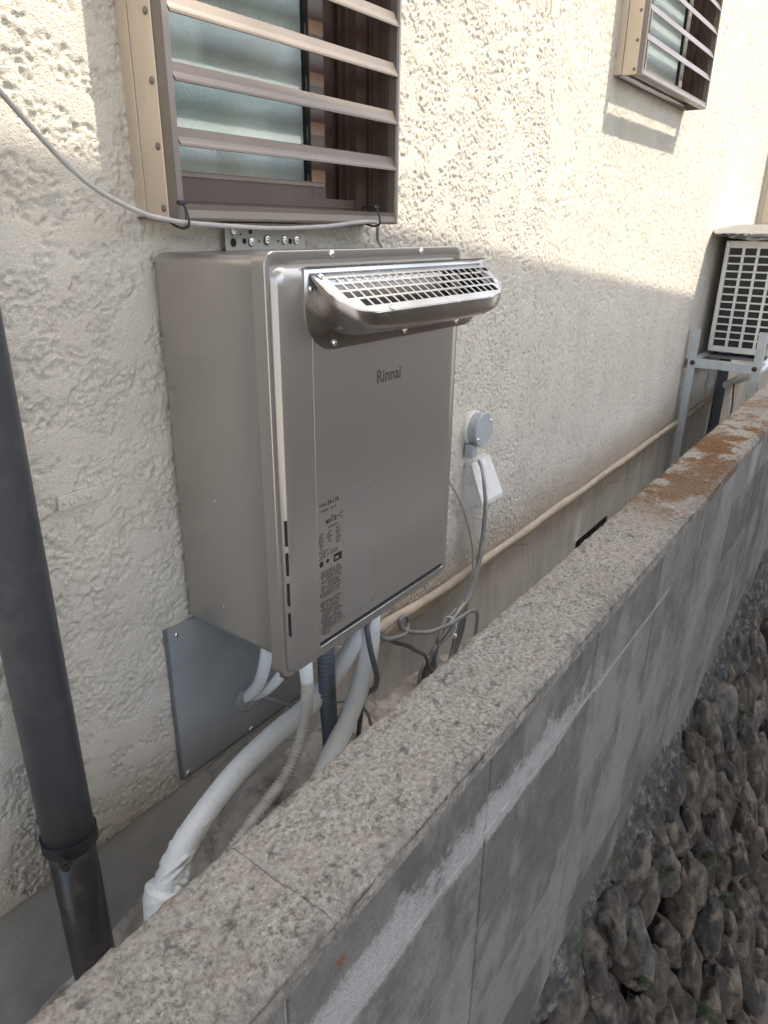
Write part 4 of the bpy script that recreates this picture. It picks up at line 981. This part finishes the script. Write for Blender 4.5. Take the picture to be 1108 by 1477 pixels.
# ragged haunch of mortar where the blocks sit on the stones
def haunch(X, T):
    t0 = -.885+.14*(fbm(X*5, X*0+3, oct=4, seed=91)-.5)*2-.14*np.clip((.9-X)/1.0, 0, 1)+.07*np.clip((X-1.8)/1., 0, 1)
    n1 = fbm(X*28, T*9, oct=4, gain=.65, seed=93); n2 = fbm(X*90, T*40, oct=3, seed=95)
    z = t0-T*.27; y = YO+.003-.050*np.sin(np.clip(T*1.2, 0, 1)*1.57)**.7-(.020*np.clip(T-.25, 0, 1))-(n1-.5)*.045*np.clip(T*5, 0, 1)-(n2-.5)*.014*np.clip(T*6, 0, 1)
    return X, y, z-(n1-.5)*.03
tag(grid_mesh('mortar_haunch', np.concatenate([np.arange(-.2, 2.6, .007), np.arange(2.6, 8.4, .03)]), np.linspace(0, 1, 40), haunch, 'dark_mortar', sw, smooth=True, flip=True), 'ragged dark mortar bed under the lowest blocks')
import mathutils.noise as mn
def stone_bm(cx_, t_, w_, h_, dep, seed, sub):
    """one irregular field stone: a squarish lump with chipped planes, in wall coordinates"""
    rg = random.Random(seed); b = bmesh.new(); bmesh.ops.create_icosphere(b, subdivisions=sub, radius=1)
    off = Vector((rg.uniform(0, 99), rg.uniform(0, 99), rg.uniform(0, 99)))
    pl = [Vector((rg.uniform(-1, 1), rg.uniform(-1, .2), rg.uniform(-1, 1))).normalized() for _ in range(9)]
    rot = rg.uniform(-.3, .3); px = rg.uniform(2.2, 3.8); lim = rg.uniform(.66, .86); amp = rg.uniform(.7, 1.3)
    for v in b.verts:
        d = v.co.normalized(); s_ = (abs(d.x)**px+abs(d.y)**px+abs(d.z)**px)**(-1/px); p = d*s_
        for q in pl:
            e = p.dot(q)-lim
            if e > 0: p -= q*e*.85
        nn = mn.noise(p*1.3+off)*.24+mn.noise(p*3.1+off)*.13+mn.noise(p*7+off)*.065+mn.noise(p*15+off)*.03
        p = p*(1+nn*amp); v.co = Vector((p.x*w_/2, p.y*dep, p.z*h_/2))
    bmesh.ops.rotate(b, verts=b.verts, cent=(0, 0, 0), matrix=Matrix.Rotation(rot, 3, 'Y'))
    bmesh.ops.rotate(b, verts=b.verts, cent=(0, 0, 0), matrix=Matrix.Rotation(-.24+rg.uniform(-.12, .08), 3, 'X'))
    bmesh.ops.rotate(b, verts=b.verts, cent=(0, 0, 0), matrix=Matrix.Rotation(rg.uniform(-.25, .25), 3, 'Z'))
    y, z = batter(0, t_); return b, Vector((cx_, float(y)+rg.uniform(-.018, .014), float(z)))
rg = random.Random(21); ST = []; row = 0; t_ = .07; cpos = Vector(cam.matrix_world.translation)
while t_ < 1.86:
    hrow = rg.uniform(.18, .30); x = .15+rg.uniform(0, .08)
    while x < 6.5:
        w_ = rg.uniform(.10, .22)*(1 if x < 2.6 else 1.4); tt = t_+rg.uniform(-.035, .035)
        z_ = -.955-tt
        # the corner of the wall face nearest the photographer's feet is outside the picture
        if x+w_ > .30+(-.95-z_)*.82: ST.append((x+w_/2, tt, w_*.95, hrow*rg.uniform(.80, 1.0), rg.uniform(.038, .062), len(ST)*7+1))
        x += w_*.97
    t_ += hrow*.95
ST.sort(key=lambda q: (q[0]-cpos.x)**2+(-.575-.245*q[1]-cpos.y)**2+(-.955-q[1]-cpos.z)**2)
far = MB()
for k, q in enumerate(ST):
    b, loc = stone_bm(*q, 4 if k < 70 else 3 if k < 298 else 2)
    if k < 298:
        me = bpy.data.meshes.new('stone'); b.to_mesh(me); me.materials.append(MATS['field_stone'])
        me.polygons.foreach_set('use_smooth', np.ones(len(me.polygons), bool)); put('stone', me, loc, sw)
    else:
        b.verts.index_update(); far.add([v.co+loc for v in b.verts], [tuple(v.index for v in f.verts) for f in b.faces])
    b.free()
if far.V: tag(far.obj('far_stones', 'field_stone', sw, True), None, None, None, 'stuff')
for k, (x, t_, h_) in enumerate(((1.10, .20, .06), (1.45, .42, .08), (2.05, .22, .09), (2.9, .12, .09), (.80, .30, .06), (1.25, .85, .09), (1.62, .72, .08))):
    y, z = batter(0, t_); weed((x, float(y)-.035, float(z)+.03), 9, h_, ('tiny green fern high on the stone wall close to the lowest blocks', 'green fern in a joint of the stone wall, mid height', 'fern tuft at the top of the stone wall near the right edge', 'farthest small fern at the top of the stone wall', 'nearest small fern at the bottom of the picture', 'fern in the lowest courses of the stone wall', 'fern in the lower middle of the stone wall')[k], k+5)
wd_ = weed((3.62, -.25, -.28), 26, .14, 'green weed growing in the passage behind the rack', 40, (0, -.3, 1)); wd_['group'] = 'weeds in the passage'; wd_['category'] = 'weed'; wd_.name = 'weed'

# ================================================================ ADDED ROOF (unseen, invented behind the camera; its edge shades the lower wall)
cpz = 2.965
cpo = thing('carport', (3, -3.3, -2.8), "pale flat-roofed carport on the neighbouring plot behind the camera", 'carport')
def edge_y(x): return -1.169-.0584*(x-.28)
V = []
for x in (-4., 12.):
    for d in (0, -3.1):
        for z in (cpz-.09, cpz): V.append((x, edge_y(x)+d, z))
MB().add(V, [(0, 1, 3, 2), (4, 6, 7, 5), (0, 4, 5, 1), (2, 3, 7, 6), (0, 2, 6, 4), (1, 5, 7, 3)]).obj('roof', 'shade_roof_white', cpo)
for x in (-3.8, 1.4, 6.6, 11.8):
    box('post', x-.06, x+.06, edge_y(x)-3.05, edge_y(x)-2.93, -2.8, cpz-.091, 'shade_roof_white', cpo)
    box('beam', x-.04, x+.04, edge_y(x)-2.92, edge_y(x)-.1, cpz-.21, cpz-.091, 'shade_roof_white', cpo)

fe = thing('fence', (3, -4.75, -2.8), 'brown board fence across the neighbouring plot behind the camera', 'fence')  # unseen boards made up to darken the heater front and lower stones
bd_ = MB().box(0, .19, 0, .02, 0, 4.0)
me, _ = mdata('board', bd_.V, bd_.F, 'reflection_brown', origin=(0, 0, 0))
for k in range(70): put('board', me, (-1.2+k*.2, -4.75, -2.76), fe)
box('rail', -1.2, 12.8, -4.79, -4.751, .6, .68, 'reflection_brown', fe); box('rail', -1.2, 12.8, -4.79, -4.751, -1., -.92, 'reflection_brown', fe)
